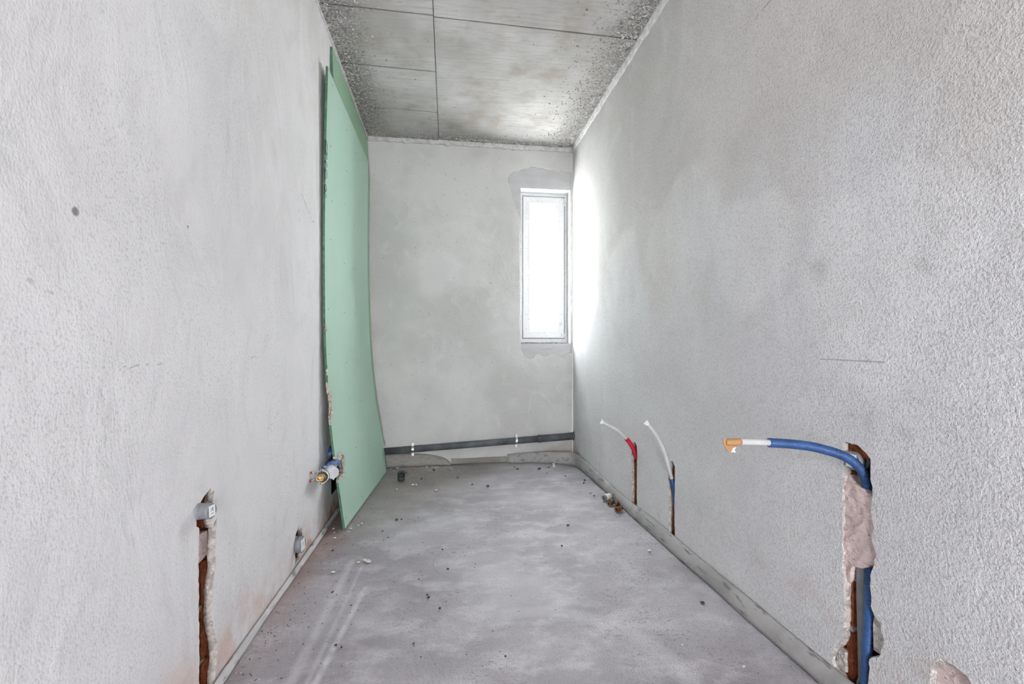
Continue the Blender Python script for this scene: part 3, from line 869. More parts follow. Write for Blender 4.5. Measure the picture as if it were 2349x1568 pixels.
scrap(bd, 'torn_paper', (board_x(2.66, 0.88), 2.650, 0.885), 0.012, 0.028, 7, M['paper'], 0.004)
scrap(bd, 'torn_paper', (board_x(3.95, 0.215), 3.955, 0.205), 0.030, 0.022, 8, M['paper'], 0.010)
# half-legible dark print wrapping over the front edge
def ink_line(pts, w=0.0016):
    mb = MB(); mb.tube(pts, w, 6); mb.build('edge_print', M['ink'], bd)
def ef(y, z): return (board_x(y_front(z) + y, z) + 0.0004, y_front(z) + y, z)
def ee(z): return (board_x(y_front(z), z) - 0.006, y_front(z) - 0.0003, z)
for z0, z1 in ((2.155, 2.075), (2.045, 2.030), (2.005, 1.942), (1.912, 1.862)):
    mb = MB()
    for k in range(6):
        a = z0 + (z1 - z0) * k / 6; b = z0 + (z1 - z0) * (k + 0.92) / 6
        x, y, z = ee((a + b) / 2)
        mb.box((x - 0.002, y - 0.0005, b), (x + 0.006, y + 0.001, a))
    mb.build('edge_print', M['ink'], bd)
ink_line([ef(.004, 2.150), ef(.016, 2.135), ef(.020, 2.120), ef(.012, 2.108)])
ink_line([ef(.004, 2.102), ef(.020, 2.100), ef(.022, 2.082), ef(.010, 2.072), ef(.004, 2.090)])
ink_line([ef(.006, 2.070), ef(.018, 2.055)])
ink_line([ef(.006, 2.040), ef(.018, 2.026), ef(.019, 2.012)])
ink_line([ef(.003, 1.998), ef(.020, 1.985), ef(.022, 1.960), ef(.008, 1.945)])
ink_line([ef(.003, 1.915), ef(.016, 1.905), ef(.020, 1.885), ef(.008, 1.872), ef(.004, 1.888)])
ink_line([ef(.008, 1.862), ef(.018, 1.852), ef(.014, 1.842)])

# ---------------------------------------------------------------- foam edge strips along the wall feet
def strip(name, path, prof, mat, label, thick=0.006, smoothed=True):
    """path: list of (point on floor at wall side, outward dir, width, height); prof: list of (o, h) in 0..1"""
    mb = MB(); vs = []; m = len(prof)
    for p, d, w, h in path:
        p = Vector(p); d = Vector(d).normalized()
        outer = [p + d * (o * w) + Vector((0, 0, q * h)) for o, q in prof]
        inner = [p + d * max(o * w - thick, 0.001) + Vector((0, 0, max(q * h - thick * 0.6, 0.0))) for o, q in prof]
        vs += outer + inner[::-1]
    n2 = 2 * m; fs = []
    for i in range(len(path) - 1):
        for k in range(n2):
            fs.append((i * n2 + k, i * n2 + (k + 1) % n2, (i + 1) * n2 + (k + 1) % n2, (i + 1) * n2 + k))
    mb.add(vs, fs, 0, smoothed)
    mb.add(vs[:n2], [tuple(range(n2))]); mb.add(vs[-n2:], [tuple(range(n2))[::-1]])
    o = mb.build(name, mat)
    return tag(o, label, 'foam strip', 'foam edge strips along the wall feet')
def nz1(t, s): return mnoise.noise(Vector((t, s, 0.3)))
bulge = [(0.0, 1.0), (0.16, 1.0), (0.45, 0.93), (0.72, 0.74), (0.90, 0.50), (1.0, 0.24), (0.97, 0.0)]
path = []
for i in range(110):
    y = 0.55 + (3.70 - 0.55) * i / 109
    w = 0.034 + 0.010 * nz1(y * 2.3, 1) - (0.012 if y < 1.6 else 0) * (1.6 - y)
    if y > 3.0: w *= 1 - 0.35 * (y - 3.0)
    h = 0.064 + 0.010 * nz1(y * 1.9, 5) + (0.03 * ((y - 3.0) / 0.7) if y > 3.0 else 0)
    path.append(((XR - 0.002, y, 0.001), (-1, 0, 0), w, h))
for i in range(1, 41):
    t = i / 40
    c = [Vector((XR - 0.002, 3.70, 0.001)), Vector((XR - 0.02, 3.93, 0.001)), Vector((1.00, 4.03, 0.001)), Vector((0.78, 4.095, 0.001)), Vector((0.53, YB - 0.004, 0.001))]
    P = spline(c, 40)
    d = (P[min(i + 1, 40)] - P[i - 1]); nrm = Vector((-d.y, d.x, 0)).normalized()
    if nrm.y > 0: nrm = -nrm
    path.append((P[i], nrm, 0.026 + 0.012 * math.sin(t * 3.1), 0.094 - 0.02 * t + 0.018 * math.sin(t * 3.14)))
strip('edge_strip', path, bulge, M['foam_r'], 'long grey foam strip along foot of right wall, rounding the back corner')
path = []
for i in range(90):
    y = 0.6 + (3.4 - 0.6) * i / 89
    path.append(((XL + 0.004, y, 0.001), (1, 0, 0), 0.017 + 0.004 * nz1(y * 3, 2), 0.021 + 0.005 * nz1(y * 2, 7)))
strip('edge_strip', path, [(0.0, 0.95), (0.35, 1.0), (0.55, 0.95), (0.62, 0.62), (0.85, 0.5), (1.0, 0.25), (1.0, 0.0)], M['foam_l'], 'pale low foam strip along foot of left wall', 0.004)
path = []
for i in range(50):
    x = XL + 0.004 + (0.02 - XL) * i / 49
    t = i / 49
    path.append(((x, YB - 0.003, 0.001), (0, -1, 0), 0.045 + 0.014 * math.sin(t * 6), 0.104 * math.sqrt(max(0.05, 1 - t ** 6)) + 0.008 * math.sin(t * 5)))
strip('edge_strip', path, bulge, M['foam_b'], 'dusty bulging foam strip at foot of back wall beside the plasterboards')
path = []
for i in range(30):
    x = 0.03 + (0.525 - 0.03) * i / 29
    path.append(((x, YB - 0.002, 0.001), (0, -1, 0), 0.010 + 0.003 * nz1(x * 9, 4), 0.052 + 0.008 * nz1(x * 4, 9)))
strip('edge_strip', path, [(0.0, 1.0), (0.6, 1.0), (1.0, 0.8), (1.0, 0.4), (1.0, 0.0)], M['foam_b'], 'low flat foam strip at middle of back wall foot')

# ---------------------------------------------------------------- bricks, mortar and plaster inside the wall chases
def brick_at(parent, lo, hi, seed, mat=None, name='brick'):
    r = random.Random(seed); bm = bmesh.new()
    bmesh.ops.create_cube(bm, size=1)
    for v in bm.verts:
        v.co = Vector((lo[k] + (hi[k] - lo[k]) * (v.co[k] + 0.5) for k in range(3)))
    bmesh.ops.subdivide_edges(bm, edges=bm.edges, cuts=2, use_grid_fill=True)
    for v in bm.verts: v.co += Vector((r.uniform(-.002, .002) for _ in range(3)))
    me = bpy.data.meshes.new(name); bm.to_mesh(me); bm.free(); me.materials.append(mat or M['brick'])
    o = bpy.data.objects.new(name, me); COL.objects.link(o); o.parent = parent
    return o
# left chase: blocks show at the back and on the far side, mortar joints between
zz = [0.004, 0.092, 0.255, 0.385, 0.475, 0.56]
for i, (a, b) in enumerate(zip(zz, zz[1:])):
    if i == 3: continue
    brick_at(wall_left, (XL - 0.075, 1.395, a + 0.006), (XL - 0.034 - 0.006 * (i % 2), 1.470, b - 0.006), 40 + i)
    brick_at(wall_left, (XL - 0.05, 1.458, a + 0.006), (XL - 0.022, 1.49, b - 0.006), 50 + i)
for i, z in enumerate((0.092, 0.255)):
    brick_at(wall_left, (XL - 0.07, 1.405, z - 0.007), (XL - 0.026, 1.485, z + 0.007), 60 + i, M['mortar'], 'mortar_joint')
# right chase
zr = [0.004, 0.20, 0.345, 0.44]
for i, (a, b) in enumerate(zip(zr, zr[1:])):
    brick_at(wall_right, (XR + 0.020, 1.182, a + 0.005), (XR + 0.06, 1.205, b - 0.005), 70 + i)
    brick_at(wall_right, (XR + 0.066, 1.115, a + 0.005), (XR + 0.078, 1.180, b - 0.005), 74 + i)
brick_at(wall_right, (XR + 0.018, 1.182, 0.193), (XR + 0.06, 1.205, 0.207), 79, M['mortar'], 'mortar_joint')
brick_at(wall_right, (XR + 0.018, 2.672, 0.02), (XR + 0.052, 2.756, 0.315), 82)
brick_at(wall_right, (XR + 0.022, 2.245, 0.02), (XR + 0.052, 2.268, 0.20), 83)
brick_at(wall_right, (XR + 0.022, 2.245, 0.21), (XR + 0.052, 2.268, 0.40), 84)
brick_at(wall_right, (XR + 0.016, 2.203, 0.02), (XR + 0.052, 2.243, 0.115), 85)
brick_at(wall_right, (XR + 0.012, 1.120, 0.703), (XR + 0.065, 1.19, 0.735), 80)
brick_at(wall_right, (XR + 0.010, 1.20, 0.065), (XR + 0.03, 1.23, 0.125), 81, M['broken'], 'broken_plaster')
brick_at(wall_right, (XR + 0.007, 1.068, 0.19), (XR + 0.05, 1.106, 0.29), 86, M['broken'], 'broken_plaster')

def plaster_fill(parent, poly, fn, d0, d1, amp, mat, seed, name='plaster_patch'):
    """uneven plaster plug inside a chase: gridded face clipped to a ragged outline"""
    mb = MB(); r = random.Random(seed)
    ys = [p[0] for p in poly]; zs = [p[1] for p in poly]
    nb = 46; na = 14
    z0, z1 = min(zs), max(zs)
    def span(z):
        hits = []
        for a, b in zip(poly, poly[1:] + poly[:1]):
            if (a[1] - z) * (b[1] - z) <= 0 and abs(a[1] - b[1]) > 1e-9:
                hits.append(a[0] + (b[0] - a[0]) * (z - a[1]) / (b[1] - a[1]))
        return (min(hits), max(hits)) if hits else (ys[0], ys[0])
    F = []; Bq = []
    for j in range(nb + 1):
        z = z0 + (z1 - z0) * min(max(j / nb, 0.004), 0.996); a, b = span(z)
        for i in range(na + 1):
            y = a + (b - a) * i / na
            d = d0 + amp * (mnoise.noise(Vector((y * 28, z * 30 + y * 20, seed))) + 0.5 * mnoise.noise(Vector((y * 70, z * 90 - y * 60, seed + 3))))
            edge = min(j, nb - j) / 4
            if edge < 1: d += 0.012 * (1 - edge) ** 2
            F.append(fn(y, z, d)); Bq.append(fn(y, z, d1))
    n = na + 1
    fs = [(j * n + i, j * n + i + 1, (j + 1) * n + i + 1, (j + 1) * n + i) for j in range(nb) for i in range(na)]
    loop = list(range(n)) + [j * n + na for j in range(1, nb + 1)] + [nb * n + i for i in range(na - 1, -1, -1)] + [j * n for j in range(nb - 1, 0, -1)]
    k = len(loop)
    mb.add(F, fs, 0, True); mb.add(Bq, [f[::-1] for f in fs])
    mb.add([F[i] for i in loop] + [Bq[i] for i in loop], [(q, (q + 1) % k, k + (q + 1) % k, k + q) for q in range(k)])
    o = mb.build(name, mat, parent)
    return o
fill_r = [(1.196, 0.645), (1.185, 0.632), (1.165, 0.622), (1.14, 0.620), (1.118, 0.606), (1.104, 0.610), (1.100, 0.560), (1.098, 0.50), (1.090, 0.452), (1.098, 0.425), (1.110, 0.420), (1.125, 0.404), (1.150, 0.388),
          (1.170, 0.394), (1.176, 0.37), (1.178, 0.345), (1.190, 0.325), (1.202, 0.33), (1.203, 0.40), (1.203, 0.50)]
o = plaster_fill(wall_right, jag(fill_r, 0.01, 0.002, 4), fnR, 0.006, 0.05, 0.004, M['pink'], 3)
o['label'] = 'smeared pink plaster filling the chase'
plaster_fill(wall_left, jag([(1.398, 0.470), (1.43, 0.475), (1.455, 0.463), (1.485, 0.470), (1.488, 0.40), (1.462, 0.392), (1.42, 0.388), (1.398, 0.372)], 0.01, 0.002, 6), fnL, 0.020, 0.06, 0.003, M['pink'], 8)

# ---------------------------------------------------------------- grey capped drain stubs with stickers
def drain_stub(loc, sgn, r, length, label, tilt=0.0, sticker=True):
    """loc: centre of the cap face; sgn: +1 faces +x; pipe goes back into the wall"""
    t = thing('drain_stub', label, 'drain pipe', (loc[0] - sgn * length, loc[1], loc[2]), 'capped grey drain stubs in the wall chases')
    ax = Vector((sgn, -0.30 * abs(tilt), 0.10 * tilt)).normalized()
    c = Vector(loc)
    at = lambda d: c - ax * d
    MB().tube([at(length), at(0.022)], r * 0.90, 28).build('pipe', M['grey'], t, origin=t['_w'])
    MB().tube([at(0.042), at(0.040), at(0.030), at(0.028)], [r * 0.9, r * 1.04, r * 1.04, r * 0.9], 28).build('collar', M['grey'], t, origin=t['_w'])
    cap = MB().tube([at(0.024), at(0.023), at(0.003), at(0.0)], [r * 0.93, r, r, r * 0.93], 28).build('cap', M['grey'], t, origin=t['_w'])
    if sticker:
        u = Vector((0, 1, 0)); u = (u - ax * u.dot(ax)).normalized(); w = ax.cross(u) * (1 if sgn > 0 else -1)
        if w.z < 0: w = -w
        mb = MB(); a, b = r * 0.60, r * 0.72
        mb.add([(0, -a, -b), (0, a, -b), (0, a, b), (0, -a, b), (-0.0006, -a, -b), (-0.0006, a, -b), (-0.0006, a, b), (-0.0006, -a, b)],
               [(0, 1, 2, 3), (7, 6, 5, 4), (0, 4, 5, 1), (1, 5, 6, 2), (2, 6, 7, 3), (3, 7, 4, 0)])
        s_ = mb.build('sticker', M['sticker'], fix=False)
        s_.parent = cap
        R = Matrix((ax, u * 1.0, w)).transposed().to_4x4()
        s_.matrix_local = Matrix.Translation(c + ax * 0.0008 - Vector(t['_w'])) @ R
    return t
drain_stub((-0.652, 1.392, 0.555), 1, 0.0215, 0.085, 'grey capped drain stub with barcode sticker in tall left wall chase', 0.5)
drain_stub((-0.660, 2.235, 0.113), 1, 0.036, 0.075, 'grey capped drain stub low in left wall just above the pale foam strip', 0.3)
drain_stub((1.132, 1.165, 0.690), -1, 0.026, 0.07, 'grey capped drain stub with sticker at top of the right wall chase', 0.25)
# drain and conduit running down the right chase
t = thing('drain_riser', 'dark grey pipe standing in the right wall chase beside the blue conduit', 'pipe', (1.180, 1.155, 0.0))
MB().tube([(1.178, 1.166, 0.0), (1.174, 1.164, 0.15), (1.166, 1.160, 0.30), (1.166, 1.160, 0.45), (1.176, 1.164, 0.62), (1.178, 1.166, 0.655)], 0.0165, 20).build('pipe', M['grey'], t, origin=t['_w'])
MB().tube([(1.178, 1.158, 0.10), (1.166, 1.163, 0.085), (1.158, 1.166, 0.06), (1.155, 1.166, 0.03)], 0.0055, 10).build('cable', M['grey'], t, origin=t['_w'])

# ---------------------------------------------------------------- hoses on the right wall
def corrugated(ctrl, r, pitch, n_side=18):
    P = spline(ctrl, 400); L = [0.0]
    for a, b in zip(P, P[1:]): L.append(L[-1] + (b - a).length)
    tot = L[-1]; k = int(tot / (pitch / 4)); pts = []; rs = []; j = 0
    for i in range(k + 1):
        s_ = tot * i / k
        while j < len(L) - 2 and L[j + 1] < s_: j += 1
        f = (s_ - L[j]) / max(L[j + 1] - L[j], 1e-9)
        pts.append(P[j].lerp(P[j + 1], f)); rs.append(r * (1.0 if (i % 4) in (0, 1) else 0.83))
    return MB().tube(pts, rs, n_side)
t = thing('conduit_hose', 'long blue corrugated conduit with white pipe sticking out of right wall chase', 'hose', (XR, 1.15, 0.62))
corrugated([(0.866, 1.150, 0.751), (0.926, 1.150, 0.746), (0.992, 1.149, 0.737), (1.059, 1.148, 0.720), (1.107, 1.146, 0.700), (1.140, 1.144, 0.672), (1.157, 1.143, 0.640), (1.162, 1.142, 0.60),
            (1.164, 1.140, 0.50), (1.162, 1.137, 0.42), (1.153, 1.128, 0.33), (1.151, 1.127, 0.27), (1.150, 1.130, 0.20), (1.150, 1.135, 0.10), (1.150, 1.137, 0.01)], 0.0128, 0.0046).build('conduit', M['blue'], t, origin=t['_w'])
MB().tube(spline([(0.752, 1.150, 0.756), (0.80, 1.150, 0.755), (0.88, 1.150, 0.750)], 12), 0.0085, 16).build('inner_pipe', M['pex'], t, origin=t['_w'])
mb = MB().tube([(0.738, 1.150, 0.7555), (0.745, 1.150, 0.7555), (0.775, 1.150, 0.7555), (0.782, 1.150, 0.755)], [0.0075, 0.0095, 0.0097, 0.0090], 14)
mb.prism([(0.728, 0.766), (0.745, 0.763), (0.773, 0.757), (0.768, 0.742), (0.757, 0.738), (0.752, 0.728), (0.742, 0.734), (0.733, 0.748)], lambda a, b, d: (a, 1.150 + d + (a - 0.75) * 0.10, b), -0.0012, 0.0012)
mb.build('tape_flap', M['btape'], t, origin=t['_w'])
mb = MB().prism([(0.752, 0.728), (0.757, 0.740), (0.768, 0.744), (0.762, 0.735), (0.766, 0.727), (0.757, 0.730)], lambda a, b, d: (a, 1.147 + d, b), -0.001, 0.001)
mb.build('tape_end', M['tape'], t, origin=t['_w'])
mb = MB()
def end_flap(parent, tip, direction, size, seed):
    """flattened, crumpled clear tape sealing a pipe end"""
    d = Vector(direction).normalized(); up = Vector((0, 1, 0)); w = d.cross(up).normalized(); r = random.Random(seed)
    mb = MB(); vs = []
    secs = [(-0.020, 0.0108, 0.0108), (0.0, 0.0110, 0.009), (0.010, 0.014, 0.005), (0.024, 0.019, 0.0025)]
    for s_, a, b in secs:
        for k in range(12):
            an = 2 * math.pi * k / 12; q = 1 + r.uniform(-0.06, 0.06)
            vs.append(Vector(tip) + d * s_ * size + w * (a * size * math.cos(an) * q) + up * (b * size * math.sin(an) * q))
    fs = [(i * 12 + k, i * 12 + (k + 1) % 12, (i + 1) * 12 + (k + 1) % 12, (i + 1) * 12 + k) for i in range(3) for k in range(12)]
    mb.add(vs, fs + [tuple(range(36, 48))], 0, False)
    mb.build('tape_end', M['tape'], parent, origin=parent['_w'])

t = thing('sleeved_hose', 'thin clear hose in red sleeve bending out of the farthest right wall chase', 'hose', (XR, 2.71, 0.05), 'sleeved hoses out of the right wall')
redp = spline([(1.162, 2.712, 0.318), (1.158, 2.712, 0.335), (1.146, 2.711, 0.36), (1.126, 2.710, 0.405), (1.104, 2.710, 0.440), (1.084, 2.710, 0.464)], 40)
MB().tube(redp, 0.0135, 16).build('sleeve', M['red'], t, origin=t['_w'])
MB().tube(spline([(1.09, 2.71, 0.457), (1.060, 2.71, 0.487), (1.020, 2.71, 0.520), (0.975, 2.71, 0.546), (0.938, 2.71, 0.565)], 30), 0.0092, 14).build('inner_pipe', M['pex'], t, origin=t['_w'])
end_flap(t, (0.938, 2.71, 0.565), (-0.9, 0, 0.40), 0.78, 3)
t = thing('sleeved_hose', 'clear hose in blue sleeve bending out of the middle right wall chase', 'hose', (XR, 2.24, 0.05), 'sleeved hoses out of the right wall')
MB().tube(spline([(1.165, 2.228, 0.118), (1.162, 2.229, 0.17), (1.156, 2.231, 0.25), (1.149, 2.234, 0.31), (1.139, 2.238, 0.345)], 30), 0.0132, 16).build('sleeve', M['blue'], t, origin=t['_w'])
MB().tube(spline([(1.142, 2.237, 0.335), (1.125, 2.24, 0.40), (1.105, 2.24, 0.465), (1.078, 2.24, 0.531), (1.043, 2.24, 0.588), (1.010, 2.24, 0.626)], 36), 0.0095, 14).build('inner_pipe', M['pex'], t, origin=t['_w'])
end_flap(t, (1.010, 2.24, 0.626), (-0.68, 0, 0.73), 0.78, 6)

# ---------------------------------------------------------------- drain pipe across the back wall
pz = lambda x: 0.128 + (x + 0.69) * (0.228 - 0.128) / (1.15 + 0.69)
yp = YB - 0.033
t = thing('back_drain_pipe', 'long dark grey drain pipe sloping across the foot of the back wall', 'pipe', (0.2, yp, pz(0.2)))
mb = MB().tube([(-0.685, yp, pz(-0.685)), (0.80, yp, pz(0.80))], 0.029, 28); mb.build('pipe', M['darkpipe'], t, origin=t['_w'])
xs = [0.80, 0.805, 0.815, 0.83, 0.835, 1.10, 1.18]; rs = [0.030, 0.034, 0.0345, 0.0345, 0.032, 0.032, 0.032]
MB().tube([(x, yp, pz(x)) for x in xs], rs, 28).build('coupling_socket', M['darkpipe'], t, origin=t['_w'])
MB().tube([(0.69, yp, pz(0.69)), (0.692, yp, pz(0.692)), (0.698, yp, pz(0.698)), (0.70, yp, pz(0.70))], [0.0285, 0.0305, 0.0305, 0.0285], 28).build('marking_ring', M['darkpipe'], t, origin=t['_w'])
def bracket(x, label):
    zc = pz(x)
    t = thing('pipe_bracket', label, 'bracket', (x, yp, zc), 'steel brackets holding the back drain pipe')
    mb = MB(); n = 18; w = 0.010; ring = []
    for k in range(n + 1):
        an = math.radians(-105 + 210 * k / n)
        ring.append((-math.cos(an), math.sin(an)))
    vs = []
    for (cy, cz) in ring:
        for rad in (0.0295, 0.0320):
            for dx in (-w, w): vs.append((x + dx, yp + cy * rad, zc + cz * rad))
    fs = []
    for k in range(n):
        a = k * 4; b = a + 4
        fs += [(a, a + 1, b + 1, b), (a + 2, b + 2, b + 3, a + 3), (a, b, b + 2, a + 2), (a + 1, a + 3, b + 3, b + 1)]
    fs += [(0, 2, 3, 1), (n * 4, n * 4 + 1, n * 4 + 3, n * 4 + 2)]
    mb.add(vs, fs, 0, False); mb.build('strap', M['steel'], t, origin=t['_w'])
    for sg in (1, -1):
        lug = MB()
        z0 = zc + sg * 0.030; z1 = zc + sg * 0.056
        lug.box((x - w, yp - 0.012, min(z0, z1)), (x + w, yp - 0.009, max(z0, z1)))
        lug.box((x - w, yp - 0.004, min(z0, z1)), (x + w, yp - 0.001, max(z0, z1)))
        lug_o = lug.build('lug', M['steel'], t, origin=t['_w'])
        zs = zc + sg * 0.044
        MB().tube([(x, yp - 0.018, zs), (x, yp - 0.012, zs)], 0.0065, 10, r_in=0.003).build('screw', M['steel'], lug_o, origin=lug_o['_w'])
        MB().tube([(x, yp - 0.001, zs), (x, YB, zs)], 0.003, 8).build('screw', M['steel'], lug_o, origin=lug_o['_w'])
bracket(-0.301, 'shiny steel bracket on back drain pipe, the one near the plasterboards')
bracket(0.606, 'shiny steel bracket on back drain pipe, the one below the window')

# ---------------------------------------------------------------- brass tap fitting and blue valve behind the board edge
t = thing('brass_tap_outlet', 'small brass pipe outlet in a steel wall clamp beside the plasterboards', 'pipe fitting', (XL, 2.50, 0.345))
ax0 = Vector((-0.646, 2.56, 0.340)); ax1 = Vector((-0.640, 2.425, 0.362))
dv = (ax1 - ax0).normalized()
MB().tube([ax0 + dv * 0.02, ax1 - dv * 0.03], 0.016, 18).build('pipe', M['brass'], t, origin=t['_w'])
nip = MB().tube([ax1 - dv * 0.06, ax1 - dv * 0.055, ax1 - dv * 0.03, ax1 - dv * 0.028], [0.016, 0.0225, 0.0225, 0.016], 6).build('hex_nut', M['brass'], t, origin=t['_w'])
MB().tube([ax1 - dv * 0.03, ax1], 0.0125, 18, r_in=0.0085).build('nipple', M['brass'], t, origin=t['_w'])
c = ax1 - dv * 0.085
MB().tube([c - dv * 0.008, c - dv * 0.007, c + dv * 0.007, c + dv * 0.008], [0.022, 0.0285, 0.0285, 0.022], 20).build('rubber_ring', M['black'], t, origin=t['_w'])
cl = MB().tube([c - dv * 0.006, c + dv * 0.006], 0.0305, 20, r_in=0.028).build('clamp_ring', M['steel'], t, origin=t['_w'])
for sg in (1, -1):
    mb = MB()
    for dd in (-0.005, 0.004):
        mb.box((c.x - 0.006 + dd, c.y - 0.007, c.z + sg * 0.030 - 0.010), (c.x - 0.003 + dd, c.y + 0.007, c.z + sg * 0.030 + 0.012))
    mb.tube([(c.x - 0.016, c.y, c.z + sg * 0.034), (c.x + 0.010, c.y, c.z + sg * 0.034)], 0.0032, 8)
    mb.build('clamp_lug', M['steel'], t, origin=t['_w'])
for yy, z_, so in ((2.46, 0.347, 0.0), (2.475, 0.385, 0.0)):
    pl = MB().tube([(XL - 0.006, yy - 0.02, z_), (XL + 0.010, yy - 0.02, z_)], [0.0065, 0.0055], 8).build('wall_plug', M['redplug'], t, origin=t['_w'])
    MB().tube([(XL + 0.006, yy - 0.02, z_), (c.x, c.y - 0.002, c.z + (0.0 if z_ < 0.36 else 0.026))], 0.0032, 8).build('threaded_rod', M['steel'], t, origin=t['_w'])

t = thing('blue_valve', 'blue valve with pale round cap poking through the torn plasterboard edge', 'valve', (XL - 0.06, 2.90, 0.32))
vc = Vector((-0.600, 2.565, 0.352)); va = Vector((0.62, -0.74, 0.0)).normalized()
body = MB().tube([vc - va * 0.075, vc - va * 0.06, vc - va * 0.045, vc - va * 0.04], [0.032, 0.042, 0.042, 0.035], 8)
body.tube([vc - va * 0.07, vc - va * 0.07 + Vector((-0.03, 0.22, 0.0))], 0.024, 16)
body.build('body', M['blueb'], t, origin=t['_w'])
cap = MB().tube([vc - va * 0.05, vc - va * 0.046, vc - va * 0.006, vc], [0.030, 0.036, 0.031, 0.028], 24).build('cap', M['whitecap'], t, origin=t['_w'])
MB().tube([vc - va * 0.02 + Vector((0, 0.0, -0.030)), vc - va * 0.004 + Vector((0, 0, -0.0335))], 0.005, 8).build('lever_tip', M['offwhite'], cap, origin=cap['_w'])
for an in (40, 130, 220, 310):
    q = Matrix.Rotation(math.radians(an), 3, va) @ Vector((0, 0, 1)) * 0.040
    MB().tube([vc - va * 0.062 + q, vc - va * 0.036 + q], 0.006, 8).build('flange_bolt', M['steel'], t, origin=t['_w'])
MB().tube(spline([(-0.640, 2.64, 0.366), (-0.634, 2.69, 0.370), (-0.630, 2.735, 0.370)], 8), [0.023] * 9, 18).build('outlet_pipe', M['blueb'], t, origin=t['_w'])
MB().tube([(-0.662, 2.73, 0.420), (-0.70, 2.90, 0.43)], 0.011, 12).build('blue_pipe', M['blue'], t, origin=t['_w'])

# ---------------------------------------------------------------- small parts lying on the floor
t = thing('drain_plug', 'small black ribbed plug standing on the floor near the plasterboards', 'pipe fitting', (-0.36, 3.665, 0))
MB().tube([(-0.36, 3.665, 0.0), (-0.36, 3.665, 0.004), (-0.36, 3.665, 0.036), (-0.359, 3.664, 0.040)], [0.024, 0.0265, 0.0275, 0.0255], 24).build('body', M['black'], t, origin=t['_w'])
MB().tube([(-0.359, 3.664, 0.038), (-0.359, 3.664, 0.042), (-0.358, 3.663, 0.056), (-0.357, 3.662, 0.060)], [0.0275, 0.0295, 0.0290, 0.026], 24, r_in=0.0225).build('rim', M['black'], t, origin=t['_w'])
MB().tube([(-0.333, 3.664, 0.056), (-0.315, 3.664, 0.060)], [0.004, 0.002], 8).build('tab', M['black'], t, origin=t['_w'])
t = thing('white_peg', 'small white plastic peg standing on floor by the back corner', 'peg', (0.905, 3.905, 0))
MB().tube([(0.905, 3.905, 0), (0.905, 3.905, 0.025)], 0.011, 14).build('shaft', M['offwhite'], t, origin=t['_w'])
MB().tube([(0.905, 3.905, 0.024), (0.905, 3.905, 0.028), (0.905, 3.905, 0.033)], [0.009, 0.014, 0.012], 14).build('head', M['offwhite'], t, origin=t['_w'])
def fitting(name, label, p, ang, r, L, mat, parts):
    t = thing(name, label, 'pipe fitting', (p[0], p[1], 0), 'pipe fittings lying by the right wall')
    d = Vector((math.cos(ang), math.sin(ang), 0)); c = Vector((p[0], p[1], r))
    for nm, a, b, ra, rb, side, hollow, m_ in parts:
        MB().tube([c + d * (a * L), c + d * (a * L + 0.001), c + d * (b * L - 0.001), c + d * (b * L)], [ra * r * 0.94, ra * r, rb * r, rb * r * 0.94], side, r_in=(r * 0.62 if hollow else None)).build(nm, m_ or mat, t, origin=t['_w'])
    return t
fitting('plastic_coupler', 'stubby white pipe coupler on floor beside the right foam strip', (1.055, 2.985), math.radians(28), 0.0215, 0.062, M['offwhite'],
        [('body', -0.25, 0.5, 1.0, 1.0, 20, True, None), ('end_ring', -0.5, -0.2, 0.86, 0.92, 20, True, M['grey'])])
fitting('brass_elbow', 'rusty brown fitting on floor nearest the white coupler', (1.050, 2.888), math.radians(30), 0.0150, 0.052, M['copper'],
        [('body', -0.5, 0.1, 0.9, 0.9, 16, True, None), ('nut', 0.12, 0.42, 1.0, 1.0, 8, True, None)])
fitting('brass_elbow', 'brown fitting with open end facing the camera, touching the right foam strip', (1.085, 2.868), math.radians(78), 0.0165, 0.050, M['copper'],
        [('body', -0.5, 0.2, 0.95, 0.95, 16, True, None), ('nut', 0.12, 0.42, 1.0, 1.0, 8, True, None)])
fitting('brass_coupler', 'dark brass fitting on floor closest to the camera of its cluster', (1.058, 2.765), math.radians(35), 0.0165, 0.058, M['brass'],
        [('body', -0.5, 0.05, 1.0, 1.0, 16, True, M['copper']), ('nut', -0.02, 0.22, 1.0, 1.0, 8, True, None), ('tail', 0.2, 0.5, 0.82, 0.82, 16, True, M['copper'])])

